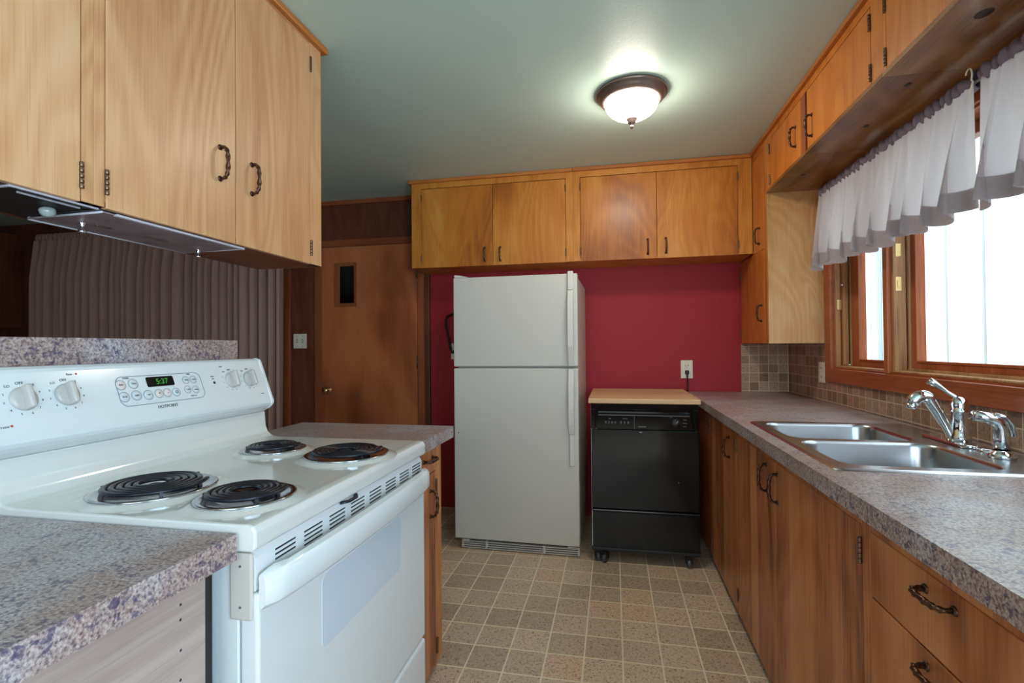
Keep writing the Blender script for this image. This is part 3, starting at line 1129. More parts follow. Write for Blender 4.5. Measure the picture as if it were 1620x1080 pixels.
base_unit(2.350, WY - 0.016, 'red-brown wood base cabinet beside the black dishwasher, single door', [(2.943, WY - 0.016)],
          [(2.353, 2.940, (2.478, 0.742), [(2.9415, 0.775), (2.9415, 0.12)])])
base_unit(1.190, 2.3495, 'red-brown wood double-door base cabinet under the sink', [(1.190, 1.222)],
          [(1.812, 2.347, (1.905, 0.748), [(2.3465, 0.775), (2.3465, 0.12)]), (1.225, 1.809, (1.788, 0.742), [(1.2235, 0.765), (1.2235, 0.12)])])
base_unit(0.05, 1.1895, 'red-brown wood drawer base cabinet at the right edge of the picture', [(0.05, 0.66), (1.187, 1.1895)],
          (), [(0.686, 0.820, 0.790), (0.498, 0.682, 0.656), (0.280, 0.494, 0.44), (0.050, 0.276, 0.19)])

SX0, SX1, SY0, SY1 = 0.568, 1.092, 1.412, 2.188      # cut-out in the worktop
b = B()
for x0, x1, y0, y1 in ((XC, SX0, 0.05, WY - 0.0085), (SX1, WX - 0.0085, 0.05, WY - 0.0085), (SX0, SX1, 0.05, SY0), (SX0, SX1, SY1, WY - 0.0085)):
    b.box(x0, x1, y0, y1, CT - 0.030, CT)
b.box(XC, XC + 0.022, 0.05, WY - 0.0085, 0.856, CT - 0.030)
bmesh.ops.remove_doubles(b.bm, verts=b.bm.verts, dist=1e-5)
tag(b.obj('countertop', 'laminate'), 'grey speckled laminate worktop with the sink, below the window', 'countertop')


def rrect(x0, x1, y0, y1, r, n=6):
    out = []
    for cx, cy, a0 in ((x1 - r, y1 - r, 0), (x0 + r, y1 - r, PI / 2), (x0 + r, y0 + r, PI), (x1 - r, y0 + r, 1.5 * PI)):
        for k in range(n + 1):
            a = a0 + PI / 2 * k / n
            out.append((cx + r * math.cos(a), cy + r * math.sin(a)))
    return out


def loft(bm, loops, smooth=True):
    vs = [[bm.verts.new(Vector(p)) for p in L] for L in loops]
    n = len(loops[0])
    for A, D in zip(vs, vs[1:]):
        for k in range(n):
            f = bm.faces.new((A[k], A[(k + 1) % n], D[(k + 1) % n], D[k]))
            f.smooth = smooth
    return vs


def sink_rim():
    b = B()
    bm = b.bm
    X0, X1, Y0, Y1 = 0.546, 1.108, 1.390, 2.210
    zt = CT + 0.006
    # flat deck with two openings: outer rounded outline filled against the bowl openings
    outer = rrect(X0, X1, Y0, Y1, 0.022)
    oi = rrect(X0 + 0.008, X1 - 0.008, Y0 + 0.008, Y1 - 0.008, 0.018)
    v0 = [bm.verts.new((x, y, CT + 0.0006)) for x, y in outer]
    v1 = [bm.verts.new((x, y, zt)) for x, y in oi]
    n = len(v0)
    es = []
    for k in range(n):
        f = bm.faces.new((v0[k], v0[(k + 1) % n], v1[(k + 1) % n], v1[k]))
        f.smooth = True
    es += [bm.edges.get((v1[k], v1[(k + 1) % n])) for k in range(n)]
    for (y0, y1) in ((1.434, 1.782), (1.818, 2.166)):
        L = rrect(0.584, 0.968, y0, y1, 0.06)
        vv = [bm.verts.new((x, y, zt)) for x, y in L]
        es += [bm.edges.new((vv[k], vv[(k + 1) % len(vv)])) for k in range(len(vv))]
    bmesh.ops.triangle_fill(bm, use_beauty=True, use_dissolve=False, edges=es)
    bmesh.ops.recalc_face_normals(bm, faces=bm.faces)
    return b


sk_ = thing('kitchen_sink', (0.83, 1.8, CT), 'stainless steel double-bowl sink in the worktop under the window', 'sink')
sink_rim().obj('rim', 'steel', sk_)
for (y0, y1) in ((1.434, 1.782), (1.818, 2.166)):
    b = B()
    zt = CT + 0.006
    loops = []
    for ins, z, r in ((0.0, zt, 0.06), (0.004, zt - 0.003, 0.058), (0.007, zt - 0.012, 0.056), (0.012, zt - 0.12, 0.052), (0.020, zt - 0.158, 0.05), (0.045, zt - 0.17, 0.04), (0.13, zt - 0.172, 0.03)):
        loops.append([(x, y, z) for x, y in rrect(0.584 + ins, 0.968 - ins, y0 + ins, y1 - ins, r)])
    vs = loft(b.bm, loops)
    b.bm.faces.new(vs[-1])
    bmesh.ops.recalc_face_normals(b.bm, faces=b.bm.faces)
    bmesh.ops.reverse_faces(b.bm, faces=b.bm.faces)
    bo = b.obj('bowl', 'steel', sk_)
    d = B()
    d.lathe([(0.0, 0.0005), (0.022, 0.001), (0.030, 0.004), (0.043, 0.003), (0.045, 0.0)], (0.776, (y0 + y1) / 2, zt - 0.1715), seg=24)
    d.obj('drain', 'chrome', bo)

# faucet
FX, FY, FZ = 1.045, 1.808, CT + 0.0065
fa = thing('faucet', (FX, FY, FZ), 'chrome single-lever faucet on the back of the sink', 'faucet')
b = B()
poly = [(x, y) for x, y in rrect(FX - 0.032, FX + 0.030, FY - 0.105, FY + 0.125, 0.029)]
b.prism(poly, 2, FZ, FZ + 0.009, 0.003, 2)
b.obj('deck_plate', 'chrome', fa)
b = B()
b.lathe([(0.0, 0.0), (0.029, 0.0), (0.029, 0.012), (0.024, 0.020), (0.021, 0.05), (0.020, 0.085), (0.023, 0.088), (0.023, 0.094), (0.020, 0.097), (0.023, 0.112), (0.020, 0.126), (0.010, 0.135), (0, 0.137)],
        (FX + 0.012, FY - 0.01, FZ + 0.0085), seg=28)
b.obj('valve_body', 'chrome', fa)
b = B()
sp = []
for i in range(25):
    t = i / 24
    # rises leaning towards the bowl then arcs over
    if t < 0.62:
        s = t / 0.62
        p = (FX - 0.002 - 0.045 * s - 0.01 * s * s, FY - 0.003 + 0.012 * s, FZ + 0.010 + 0.118 * s)
    else:
        s = (t - 0.62) / 0.38
        a = s * PI * 0.86
        p = (FX - 0.057 - 0.025 * (1 - math.cos(a)) - 0.0 * s, FY + 0.009 + 0.004 * s, FZ + 0.128 + 0.026 * math.sin(a) - 0.020 * s)
    sp.append(p)
b.tube(sp, lambda t: 0.0155 + 0.004 * max(0, min(1, (t - 0.3) / 0.5)), seg=18)
b.obj('spout', 'chrome', fa)
b = B()
b.lathe([(0, 0.0), (0.013, 0.0), (0.0155, 0.003), (0.0155, 0.016), (0.0, 0.016)], (sp[-1][0] - 0.003, sp[-1][1], sp[-1][2] - 0.016), axis=(0.12, 0, 1), seg=18)
b.obj('aerator', 'chrome', fa)
b = B()
lv = [(FX + 0.014, FY - 0.012, FZ + 0.130), (FX + 0.000, FY - 0.008, FZ + 0.146), (FX - 0.016, FY - 0.004, FZ + 0.158), (FX - 0.034, FY + 0.0, FZ + 0.174), (FX - 0.050, FY + 0.003, FZ + 0.186), (FX - 0.062, FY + 0.005, FZ + 0.194)]
b.tube(lv, lambda t: 0.0085 - 0.004 * math.sin(PI * min(1, t * 1.3)) + 0.003 * t, seg=12, flat=(1.0, 1.15))
b.obj('lever', 'chrome', fa)
# side sprayer
sx, sy = 1.034, 1.592
ss = thing('side_sprayer', (sx, sy, FZ), 'chrome side sprayer standing in the sink deck, right of the faucet', 'sprayer')
b = B()
b.lathe([(0, 0), (0.030, 0.0), (0.031, 0.005), (0.026, 0.013), (0.019, 0.017), (0.0185, 0.02)], (sx, sy, FZ), seg=24)
b.obj('base', 'chrome', ss)
b = B()
b.tube([(sx, sy, FZ + 0.018), (sx, sy, FZ + 0.05), (sx - 0.001, sy, FZ + 0.078), (sx - 0.010, sy, FZ + 0.098), (sx - 0.030, sy + 0.003, FZ + 0.107), (sx - 0.062, sy + 0.005, FZ + 0.112)], lambda t: 0.0175 - 0.003 * t, seg=18)
b.obj('wand', 'chrome', ss)
b = B()
b.tube([(sx - 0.016, sy, FZ + 0.116), (sx + 0.008, sy - 0.001, FZ + 0.110), (sx + 0.022, sy - 0.002, FZ + 0.090), (sx + 0.026, sy - 0.003, FZ + 0.058)], lambda t: 0.0105 - 0.003 * t, seg=12, flat=(0.6, 1.3))
b.obj('trigger', 'chrome', ss)
b = B()
b.lathe([(0, 0.009), (0.016, 0.009), (0.022, 0.007), (0.024, 0.0)], (1.052, 1.672, FZ), seg=24)
tag(b.obj('hole_cover', 'chrome'), 'flat chrome disc between the faucet and the sprayer', 'hole cover')

# ================================================================== LEFT PENINSULA
XP = -0.628
PT = 0.905
for (y0, y1, lab) in ((-0.30, 0.733, 'speckled laminate countertop in the lower left corner, left of the white range'),
                      (1.520, 1.897, 'speckled laminate countertop on the far side of the white range')):
    b = B()
    b.box(-1.300, XP, y0, y1, PT - 0.030, PT)
    b.box(XP - 0.022, XP, y0, y1, PT - 0.044, PT - 0.030)
    if y1 > 1.6:
        b.box(-1.300, XP - 0.022, y1 - 0.022, y1, PT - 0.044, PT - 0.030)
    bmesh.ops.remove_doubles(b.bm, verts=b.bm.verts, dist=1e-5)
    tag(b.obj('countertop', 'laminate'), lab, 'countertop', 'peninsula countertops beside the range')
tag(B().box(-1.272, -1.250, -0.30, 1.466, PT + 0.001, 1.2485, 0.002).obj('backsplash_panel', 'laminate'), 'upright speckled laminate panel behind the range controls', 'backsplash')

XF = -0.657
r = thing('base_cabinet', (-0.95, 0.2, 0), 'bare plywood base cabinet in the lower left corner, greyed by painted-in bluish light', 'cabinet')
B().box(-1.280, XF, -0.30, 0.698, 0.001, PT - 0.046, 0.001).obj('carcass', 'wood_grey', r)
for z in (0.845, 0.822, 0.775, 0.73, 0.66):
    b = B()
    b.lathe([(0, 0.0008), (0.0018, 0.0006), (0.0022, 0)], (XF, 0.650 + 0.001 * random.random(), z - 0.02), axis=(1, 0, 0), seg=8)
    b.obj('nail_head', 'ink', r)
B().box(-1.280, XF - 0.004, 0.6985, 0.716, 0.001, PT - 0.046).obj('gap_shade', 'black_matte', r)  # dark sheet standing in for shade in the gap beside the range

r = thing('base_cabinet', (-0.95, 1.67, 0), 'narrow wood base cabinet with a drawer over a door, between range and refrigerator', 'cabinet')
b = B()
b.box(-1.280, XF - 0.021, 1.535, 1.812, 0.045, PT - 0.046)
b.box(-1.280, XF - 0.050, 1.535, 1.800, 0.001, 0.045)
b.obj('carcass', 'wood_base', r)
b = B()
b.box(XF - 0.020, XF, 1.768, 1.828, 0.045, PT - 0.046, 0.001)
b.box(XF - 0.020, XF, 1.535, 1.560, 0.045, PT - 0.046, 0.001)
b.box(-1.280, XF - 0.0205, 1.8125, 1.828, 0.001, PT - 0.046)
b.obj('face_frame', 'wood_base', r)
d = B().box(XF - 0.017, XF + 0.001, 1.563, 1.765, 0.762, 0.850, 0.002).obj('drawer', 'wood_base', r)
pull_handle(d, (XF + 0.001, 1.69, 0.815), (1, 0, 0), (0, 1, 0), L=0.085)
door_x(r, XF + 0.001, 1.563, 1.765, 0.048, 0.758, 1, 'wood_base', (1.71, 0.652), [(1.7665, 0.70), (1.7665, 0.11)])

# ================================================================== RANGE
Y0, Y1 = 0.748, 1.514
XR = -0.640        # body front (behind the door)
XD = -0.600        # oven door face
rg = thing('electric_range', (-0.93, 1.13, 0), 'white electric range with four black coil burners', 'stove')
b = B()
b.box(-1.215, XR, Y0 + 0.003, Y1 - 0.003, 0.02, 0.870, 0.003)
b.box(-1.18, XR - 0.03, Y0 + 0.03, Y1 - 0.03, 0.001, 0.02)
b.obj('body', 'enamel', rg)
# cooktop: dished slab with raised burner rings cut through
ct = B()
ct.prism([(-1.19, 0.871), (-0.606, 0.871), (-0.598, 0.878), (-0.597, 0.905), (-0.603, 0.916), (-0.618, 0.9185), (-0.640, 0.9175), (-1.13, 0.9175), (-1.155, 0.921), (-1.172, 0.934), (-1.181, 0.955), (-1.185, 1.004), (-1.2175, 1.004), (-1.2175, 0.871)], 1, Y0 - 0.008, Y1 + 0.003, 0.004, 2)
for f in ct.bm.faces:
    f.smooth = False
ctop = ct.obj('cooktop', 'enamel_top', rg)
BURN = [(-0.955, 0.883, 0.098, 'far left large'), (-0.722, 0.868, 0.076, ''), (-0.980, 1.290, 0.072, ''), (-0.728, 1.262, 0.096, '')]
for bx, by, br, _ in BURN:
    rb = B()
    rb.lathe([(br + 0.040, 0.0), (br + 0.030, 0.0025), (br + 0.022, 0.006), (br + 0.015, 0.007)], (bx, by, 0.9176), seg=48)
    rb.obj('raised_ring', 'enamel_top', ctop)
for bx, by, br, _ in BURN:
    bn = B()
    # coil: spiral of flattened tube with the terminal leads
    pts = []
    turns = 5 if br > 0.09 else 4
    r0, r1 = 0.026, br - 0.004
    N = turns * 40
    for i in range(N + 1):
        t = i / N
        a = 2 * PI * turns * t + 0.6
        rr = r0 + (r1 - r0) * t
        pts.append((bx + rr * math.cos(a), by + rr * math.sin(a), 0.9365))
    bn.tube(pts, 0.0058, seg=10, flat=(0.72, 1.0))
    # support arms
    for k in range(3):
        a = k * 2 * PI / 3 + 0.4
        bn.box(-(br - 0.002), -0.012, -0.0012, 0.0012, -0.006, 0.003, mat=Matrix.Translation((bx, by, 0.930)) @ Matrix.Rotation(a, 4, 'Z'))
        bn.box(-(br + 0.002), -(br - 0.006), -0.003, 0.003, -0.009, 0.006, mat=Matrix.Translation((bx, by, 0.930)) @ Matrix.Rotation(a, 4, 'Z'))
    bn.lathe([(0, 0.004), (0.012, 0.004), (0.014, 0.0), (0.012, -0.004), (0, -0.004)], (bx, by, 0.930), seg=16)
    bo = bn.obj('burner_coil', 'coil', rg)
    dp = B()
    dp.lathe([(0.0, -0.0036), (br * 0.6, -0.0032), (br * 0.92, 0.0015), (br + 0.004, 0.0055), (br + 0.014, 0.0070), (br + 0.018, 0.0055), (br + 0.016, 0.0035)], (bx, by, 0.9215), seg=48)
    dp.obj('drip_pan', 'drip', bo)
# backguard
p0 = Vector((-1.147, 0, 1.045))
tv = Vector((-0.0485, 0, 0.130)).normalized()
nv = Vector((0.93692, 0, 0.34954))


def bg(y, t, off=0.0):
    return Vector((p0.x + tv.x * t + nv.x * off, y, p0.z + tv.z * t + nv.z * off))


b = B()
prof = [(-1.2175, 1.0045), (-1.186, 1.0045), (-1.160, 1.018), (-1.150, 1.028), (-1.1462, 1.036), (-1.147, 1.045), (-1.1948, 1.173), (-1.199, 1.180), (-1.206, 1.185), (-1.2175, 1.186)]
b.prism(prof, 1, Y0 - 0.016, Y1 - 0.017, 0.0)
bgd = b.obj('backguard', 'enamel', rg)
b = B()
prof2 = [(x + (0.003 if i in (2, 3, 4, 5, 6, 7) else 0), z + (0.002 if i > 6 else 0)) for i, (x, z) in enumerate(prof)]
b.prism(prof2, 1, Y1 - 0.0165, Y1 - 0.004, 0.003, 2)
b.obj('end_cap', 'enamel', bgd)
b = B()
b.prism(prof2, 1, Y0 - 0.029, Y0 - 0.0165, 0.003, 2)
b.obj('end_cap', 'enamel', bgd)
# control box outline, display, buttons
ol = B()
cy0, cy1, ct0, ct1 = 0.985, 1.236, 0.038, 0.114
loop = [bg(y, t, 0.0006) for y, t in rrect(cy0, cy1, ct0, ct1, 0.018)]
ol.tube(loop, 0.0009, seg=6, closed=True)
ol.obj('control_outline', 'grey_line', bgd)
dsp = B()
dl = [bg(y, t, 0.0) for y, t in rrect(1.066, 1.146, 0.082, 0.109, 0.004, 3)]
dh = [bg(y, t, 0.0012) for y, t in rrect(1.066, 1.146, 0.082, 0.109, 0.004, 3)]
vs = loft(dsp.bm, [dl, dh], False)
dsp.bm.faces.new(vs[-1])
bmesh.ops.recalc_face_normals(dsp.bm, faces=dsp.bm.faces)
dso = dsp.obj('clock_display', 'black', bgd)
B().text('5:37', 0.021, bg(1.110, 0.0948, 0.0016), (0, 1, 0), tv).obj('clock_digits', 'digits', dso)
BT = [(0.9965, 0.0935, 'w', 'Bake'), (1.029, 0.0945, 'g', 'Clean'), (0.997, 0.0625, 'g', 'Broil'), (1.029, 0.0635, 'g', 'Light'), (1.0605, 0.0615, 'g', 'Off'), (1.0915, 0.0625, 'w', '+'), (1.1165, 0.0625, 'w', '-'), (1.1435, 0.0615, 'g', 'O'),
      (1.185, 0.0935, 'g', 'Timer'), (1.2105, 0.0935, 'g', 'Clock'), (1.182, 0.0655, 'g', 'Cook'), (1.2085, 0.063, 'g', 'Delay')]
for y, t, k, s in BT:
    small = 0.0125 if y < 1.07 else (0.0115 if y < 1.15 else 0.0105)
    bb = B()
    bb.lathe([(0, 0.0022), (small - 0.002, 0.0022), (small - 0.0008, 0.0016), (small, 0.0)], bg(y, t, 0), axis=nv, seg=24)
    bt = bb.obj('button', 'button_warm' if k == 'w' else 'button', bgd)
    rr = B()
    rr.tube([bg(y + small * math.cos(a), t + small * math.sin(a), 0.0008) for a in [2 * PI * q / 24 for q in range(24)]], 0.0008, seg=5, closed=True)
    rr.obj('button_ring', 'grey_line', bt)
    B().text(s, 0.0058 if len(s) > 1 else 0.012, bg(y, t, 0.0024), (0, 1, 0), tv).obj('button_lettering', 'ink', bt)
B().text('OVEN', 0.0062, bg(1.014, 0.1098, 0.0003), (0, 1, 0), tv).obj('panel_lettering', 'ink', bgd)
B().text('TIME', 0.0055, bg(1.198, 0.1100, 0.0003), (0, 1, 0), tv).obj('panel_lettering', 'ink', bgd)
B().text('HOTPOINT', 0.0118, bg(1.107, 0.0262, 0.0003), (0, 1, 0), tv).obj('panel_lettering', 'ink', bgd)
B().text('Hold 3 sec', 0.0045, bg(1.197, 0.0465, 0.0003), (0, 1, 0), tv).obj('panel_lettering', 'ink', bgd)
B().text('Surface', 0.0045, bg(1.281, 0.098, 0.0003), (0, 1, 0), tv).obj('panel_lettering', 'ink', bgd)
B().text('Unit', 0.0045, bg(1.281, 0.091, 0.0003), (0, 1, 0), tv).obj('panel_lettering', 'ink', bgd)
for ky, kt in ((0.790, 0.0805), (0.8726, 0.0815), (1.351, 0.0818), (1.428, 0.0808)):
    R1 = 0.0375
    lt = B()
    big = 1.0 if ky < 1 else 0.85
    lt.text('OFF', 0.0085 * big, bg(ky, kt + 0.034, 0.0003), (0, 1, 0), tv)
    for k, s in enumerate(('HI', '9', '8', '7', '6', '5', '4', '3', '2', 'LO')):
        a = math.radians(90 - 36 - k * 32)
        rr = R1 if s in ('HI', 'LO') else R1 - 0.003
        lt.text(s, (0.0075 if len(s) > 1 else 0.0062) * big, bg(ky + rr * math.cos(a), kt + (rr - 0.002) * math.sin(a), 0.0003), (0, 1, 0), tv)
    lt.obj('knob_lettering', 'dark_mark', bgd)
B().text('Front', 0.008, bg(0.745, 0.0268, 0.0003), (0, 1, 0), tv).obj('panel_lettering', 'dark_mark', bgd)
B().text('Rear', 0.007, bg(0.889, 0.1282, 0.0003), (0, 1, 0), tv).obj('panel_lettering', 'dark_mark', bgd)
B().text('Rear', 0.006, bg(1.325, 0.1278, 0.0003), (0, 1, 0), tv).obj('panel_lettering', 'dark_mark', bgd)
B().text('Front', 0.006, bg(1.468, 0.0262, 0.0003), (0, 1, 0), tv).obj('panel_lettering', 'dark_mark', bgd)

mk = B()
for y, t in ((0.7585, 0.0275), (0.9035, 0.1285)):
    mk.lathe([(0, 0.0006), (0.0022, 0.0005), (0.0026, 0)], bg(y, t), axis=nv, seg=12)
mk.obj('burner_mark', 'red_mark', bgd)
mk = B()
mk.lathe([(0, 0.0022), (0.0035, 0.0018), (0.0042, 0)], bg(1.2818, 0.0786), axis=nv, seg=14)
mk.obj('indicator_light', 'ink', bgd)
for ky, kt in ((0.790, 0.0805), (0.8726, 0.0815), (1.351, 0.0818), (1.428, 0.0808)):
    kb = B()
    kb.lathe([(0, 0.0085), (0.018, 0.008), (0.0225, 0.0062), (0.025, 0.003), (0.025, 0.0)], bg(ky, kt, 0.0006), axis=nv, seg=32)
    ko = kb.obj('knob', 'knob', bgd)
    gr = B()
    # grip bar across the knob
    Mg = Matrix.Translation(bg(ky, kt, 0.016)) @ Matrix(((0, tv.x, nv.x, 0), (1, tv.y, nv.y, 0), (0, tv.z, nv.z, 0), (0, 0, 0, 1)))
    gr.box(-0.0055, 0.0055, -0.0245, 0.0245, -0.012, 0.011, 0.004, 3, mat=Mg)
    for f in gr.bm.faces:
        f.smooth = True
    gr.obj('grip', 'knob', ko)
# vent strip under the cooktop lip, end caps
b = B()
b.prism([(-0.640, 0.800), (-0.640, 0.8695), (-0.616, 0.8695), (-0.608, 0.855), (-0.608, 0.800)], 1, Y0 + 0.004, Y1 - 0.004, 0.001)
vt = b.obj('vent_strip', 'enamel', rg)
b = B()
for k in range(8):
    y = 0.800 + k * 0.0905
    rows = 4 if k > 0 else 3
    for q in range(rows):
        b.box(-0.6085, -0.6070, y + (0.004 if k == 0 else 0), y + 0.062, 0.8505 - q * 0.0088, 0.8535 - q * 0.0088)
b.obj('vent_slot', 'ink', vt)
b = B()
b.box(-0.6525, -0.6085, Y0 - 0.004, Y0 + 0.003, 0.752, 0.868, 0.004, 2)
b.obj('side_cap', 'bisque', rg)
b = B()
for z in (0.775, 0.845):
    b.lathe([(0, 0.0012), (0.002, 0.001), (0.0024, 0)], (-0.631, Y0 - 0.004, z), axis=(0, -1, 0), seg=10)
b.obj('screw', 'dark_mark', rg)
b = B()
b.tube([(-0.612, 1.03, 0.8660), (-0.600, 1.05, 0.8655), (-0.600, 1.08, 0.8655), (-0.612, 1.10, 0.8660)], 0.0045, seg=8, flat=(0.7, 1.2))
b.obj('door_latch', 'coil', rg)
# oven door
b = B()
b.box(-0.6375, XD, Y0 + 0.002, Y1 - 0.002, 0.300, 0.798, 0.006, 3)
od = b.obj('oven_door', 'enamel', rg)
b = B()
L0 = [(XD - 0.001, y, z) for y, z in rrect(0.938, 1.326, 0.590, 0.742, 0.018)]
L1 = [(XD + 0.0009, y, z) for y, z in rrect(0.9385, 1.3255, 0.5905, 0.7415, 0.018)]
vs = loft(b.bm, [L0, L1], False)
b.bm.faces.new(vs[-1])
bmesh.ops.recalc_face_normals(b.bm, faces=b.bm.faces)
b.obj('oven_window', 'oven_glass', od)
b = B()
# bowed handle bar across the door top
NS = 40
bm2 = bmesh.new()
rings = []
for i in range(NS + 1):
    t = i / NS
    y = Y0 + 0.004 + (Y1 - Y0 - 0.008) * t
    e = math.sin(PI * t) ** 0.35 if 0 < i < NS else 0.0
    xo = XD + 0.012 + 0.034 * e          # outer face
    xi = XD - 0.001 + (0.020 * e if 0.06 < t < 0.94 else 0.0)
    z0 = 0.776 - 0.006 + 0.004 * e
    z1 = 0.838 - 0.006 * (1 - e)
    sec = [(xi, z0 + 0.006), (xi + 0.004, z0), (xo - 0.006, z0 + 0.002), (xo, z0 + 0.010), (xo, z1 - 0.012), (xo - 0.006, z1 - 0.002), (xi + 0.004, z1), (xi, z1 - 0.006)]
    rings.append([bm2.verts.new((x, y, z)) for x, z in sec])
for A, D in zip(rings, rings[1:]):
    for k in range(8):
        bm2.faces.new((A[k], A[(k + 1) % 8], D[(k + 1) % 8], D[k]))
bm2.faces.new(rings[0])
bm2.faces.new(rings[-1][::-1])
bmesh.ops.recalc_face_normals(bm2, faces=bm2.faces)
b._add(bm2, True)
ho = b.obj('handle', 'enamel', od)
mod = ho.modifiers.new('edge', 'EDGE_SPLIT')
mod.split_angle = math.radians(50)
B().box(-0.6375, XD + 0.002, Y0 + 0.002, Y1 - 0.002, 0.075, 0.292, 0.010, 3).obj('storage_drawer', 'enamel', rg)

# ================================================================== REFRIGERATOR
fx0, fx1, fy = -0.955, -0.199, 2.885
fr = thing('refrigerator', (fx1, fy, 0), 'white top-freezer refrigerator against the red wall', 'refrigerator')
b = B()
b.box(fx0 + 0.006, fx1 - 0.006, fy + 0.072, fy + 0.715, 0.055, 1.634, 0.006)
b.box(fx0 + 0.03, fx1 - 0.03, fy + 0.05, fy + 0.69, 0.002, 0.055)
b.box(fx0 + 0.02, fx1 - 0.02, fy + 0.062, fy + 0.072, 0.07, 1.63)
b.obj('body', 'fridge', fr)
dF = B().box(fx0, fx1, fy, fy + 0.062, 1.102, 1.643, 0.007, 3).obj('freezer_door', 'fridge', fr)
dR = B().box(fx0, fx1, fy, fy + 0.062, 0.062, 1.092, 0.007, 3).obj('refrigerator_door', 'fridge', fr)
hx0, hx1 = fx1 - 0.056, fx1 - 0.022
b = B()
b.box(hx0, hx1, fy - 0.018, fy - 0.0005, 1.545, 1.655, 0.006, 3)
pr_ = []
b.prism([(fy - 0.001, 1.104), (fy - 0.020, 1.104), (fy - 0.042, 1.22), (fy - 0.046, 1.36), (fy - 0.040, 1.47), (fy - 0.024, 1.543), (fy - 0.001, 1.543), (fy - 0.004, 1.50), (fy - 0.024, 1.45), (fy - 0.030, 1.36), (fy - 0.026, 1.24), (fy - 0.008, 1.16), (fy - 0.001, 1.15)], 0, hx0 + 0.001, hx1 - 0.001, 0.003, 2)
b.obj('handle', 'fridge_handle', dF)
b = B()
b.prism([(fy - 0.001, 1.090), (fy - 0.020, 1.090), (fy - 0.044, 0.98), (fy - 0.046, 0.86), (fy - 0.040, 0.77), (fy - 0.026, 0.715), (fy - 0.001, 0.715), (fy - 0.004, 0.75), (fy - 0.024, 0.79), (fy - 0.030, 0.86), (fy - 0.028, 0.96), (fy - 0.008, 1.04), (fy - 0.001, 1.05)], 0, hx0 + 0.001, hx1 - 0.001, 0.003, 2)
b.box(hx0 + 0.002, hx1 - 0.002, fy - 0.016, fy - 0.0005, 0.527, 0.714, 0.006, 3)
b.obj('handle', 'fridge_handle', dR)
b = B()
b.prism([(fx0 + 0.006, 1.644), (fx0 + 0.10, 1.644), (fx0 + 0.05, 1.656), (fx0 + 0.012, 1.661), (fx0 + 0.006, 1.659)], 1, fy + 0.004, fy + 0.10, 0.001)
b.obj('hinge_cover', 'fridge_handle', fr)
b = B()
b.box(fx1 - 0.020, fx1 - 0.004, fy + 0.004, fy + 0.03, 1.093, 1.101, 0.001)
b.obj('center_hinge', 'hinge', fr)
b = B()
gx0, gx1 = fx0 + 0.04, fx1 - 0.001
b.box(gx0, gx1, fy + 0.040, fy + 0.048, 0.003, 0.054)
gk = b.obj('kick_grille', 'black_matte', fr)
b = B()
for z in (0.006, 0.0185, 0.031, 0.0435):
    b.box(gx0, gx1, fy + 0.008, fy + 0.030, z, z + 0.0046, 0.001)
b.box(gx0, gx0 + 0.05, fy + 0.008, fy + 0.036, 0.0405, 0.057, 0.002)
b.box(gx0, gx0 + 0.012, fy + 0.008, fy + 0.036, 0.006, 0.057, 0.002)
b.box(gx1 - 0.012, gx1, fy + 0.008, fy + 0.036, 0.006, 0.057, 0.002)
b.box(gx1 - 0.07, gx1, fy + 0.008, fy + 0.036, 0.050, 0.057, 0.002)
for x in (gx0 + 0.15, gx0 + 0.50):
    b.box(x, x + 0.014, fy + 0.009, fy + 0.036, 0.006, 0.052, 0.001)
b.obj('grille_slats', 'bisque', gk)
B().lathe([(0, 0.0015), (0.003, 0.001), (0.004, 0)], (fx0 + 0.028, fy, 0.70), axis=(0, -1, 0), seg=10).obj('plug_button', 'dark_mark', dR)
fr.rotation_euler.z = math.radians(-1.0)

# power cord of the refrigerator on the red wall
b = B()
cx = -1.214
pts = [(-1.165, WY - 0.03, 1.470), (-1.20, WY - 0.028, 1.474), (-1.235, WY - 0.026, 1.462), (-1.252, WY - 0.024, 1.43), (-1.252, WY - 0.024, 1.38), (-1.240, WY - 0.024, 1.33), (-1.226, WY - 0.024, 1.27), (-1.218, WY - 0.024, 1.23), (-1.212, WY - 0.02, 1.20)]
b.tube(pts, 0.009, seg=10)
b.lathe([(0, 0.03), (0.012, 0.028), (0.014, 0.012), (0.012, 0.0)], (-1.198, WY - 0.0075, 1.185), axis=(0, -1, 0), seg=14)
tag(b.obj('power_cord', 'rubber'), 'black power cord looped on the red wall left of the refrigerator', 'cord')
o = thing('wall_outlet', (-1.185, WY, 1.20), 'pale wall outlet mostly hidden behind the left side of the refrigerator', 'outlet')
B().box(-1.218, -1.142, WY - 0.007, WY - 0.0005, 1.13, 1.25, 0.002).obj('cover_plate', 'ivory', o)

# ================================================================== DISHWASHER
dx0, dx1, dy = -0.131, 0.455, 2.850
dwr = thing('portable_dishwasher', (0.162, 3.18, 0), 'black portable dishwasher with a butcher-block top, on casters', 'dishwasher')
b = B()
b.box(dx0 + 0.002, dx1 - 0.002, dy + 0.03, dy + 0.64, 0.068, 0.888, 0.003)
b.obj('body', 'enamel', dwr)
B().box(dx0 - 0.010, dx1 + 0.010, dy - 0.012, 3.535, 0.896, 0.924, 0.005, 3).obj('wood_top', 'butcher', dwr)
b = B()
b.box(dx0 + 0.004, dx1 - 0.002, dy + 0.000, dy + 0.029, 0.862, 0.895, 0.003)
b.box(dx0 + 0.004, dx0 + 0.028, dy + 0.002, dy + 0.029, 0.752, 0.863, 0.003)
b.box(dx1 - 0.030, dx1 - 0.002, dy + 0.002, dy + 0.029, 0.752, 0.863, 0.003)
b.box(dx0 + 0.02, dx1 - 0.02, dy + 0.022, dy + 0.0295, 0.75, 0.87)
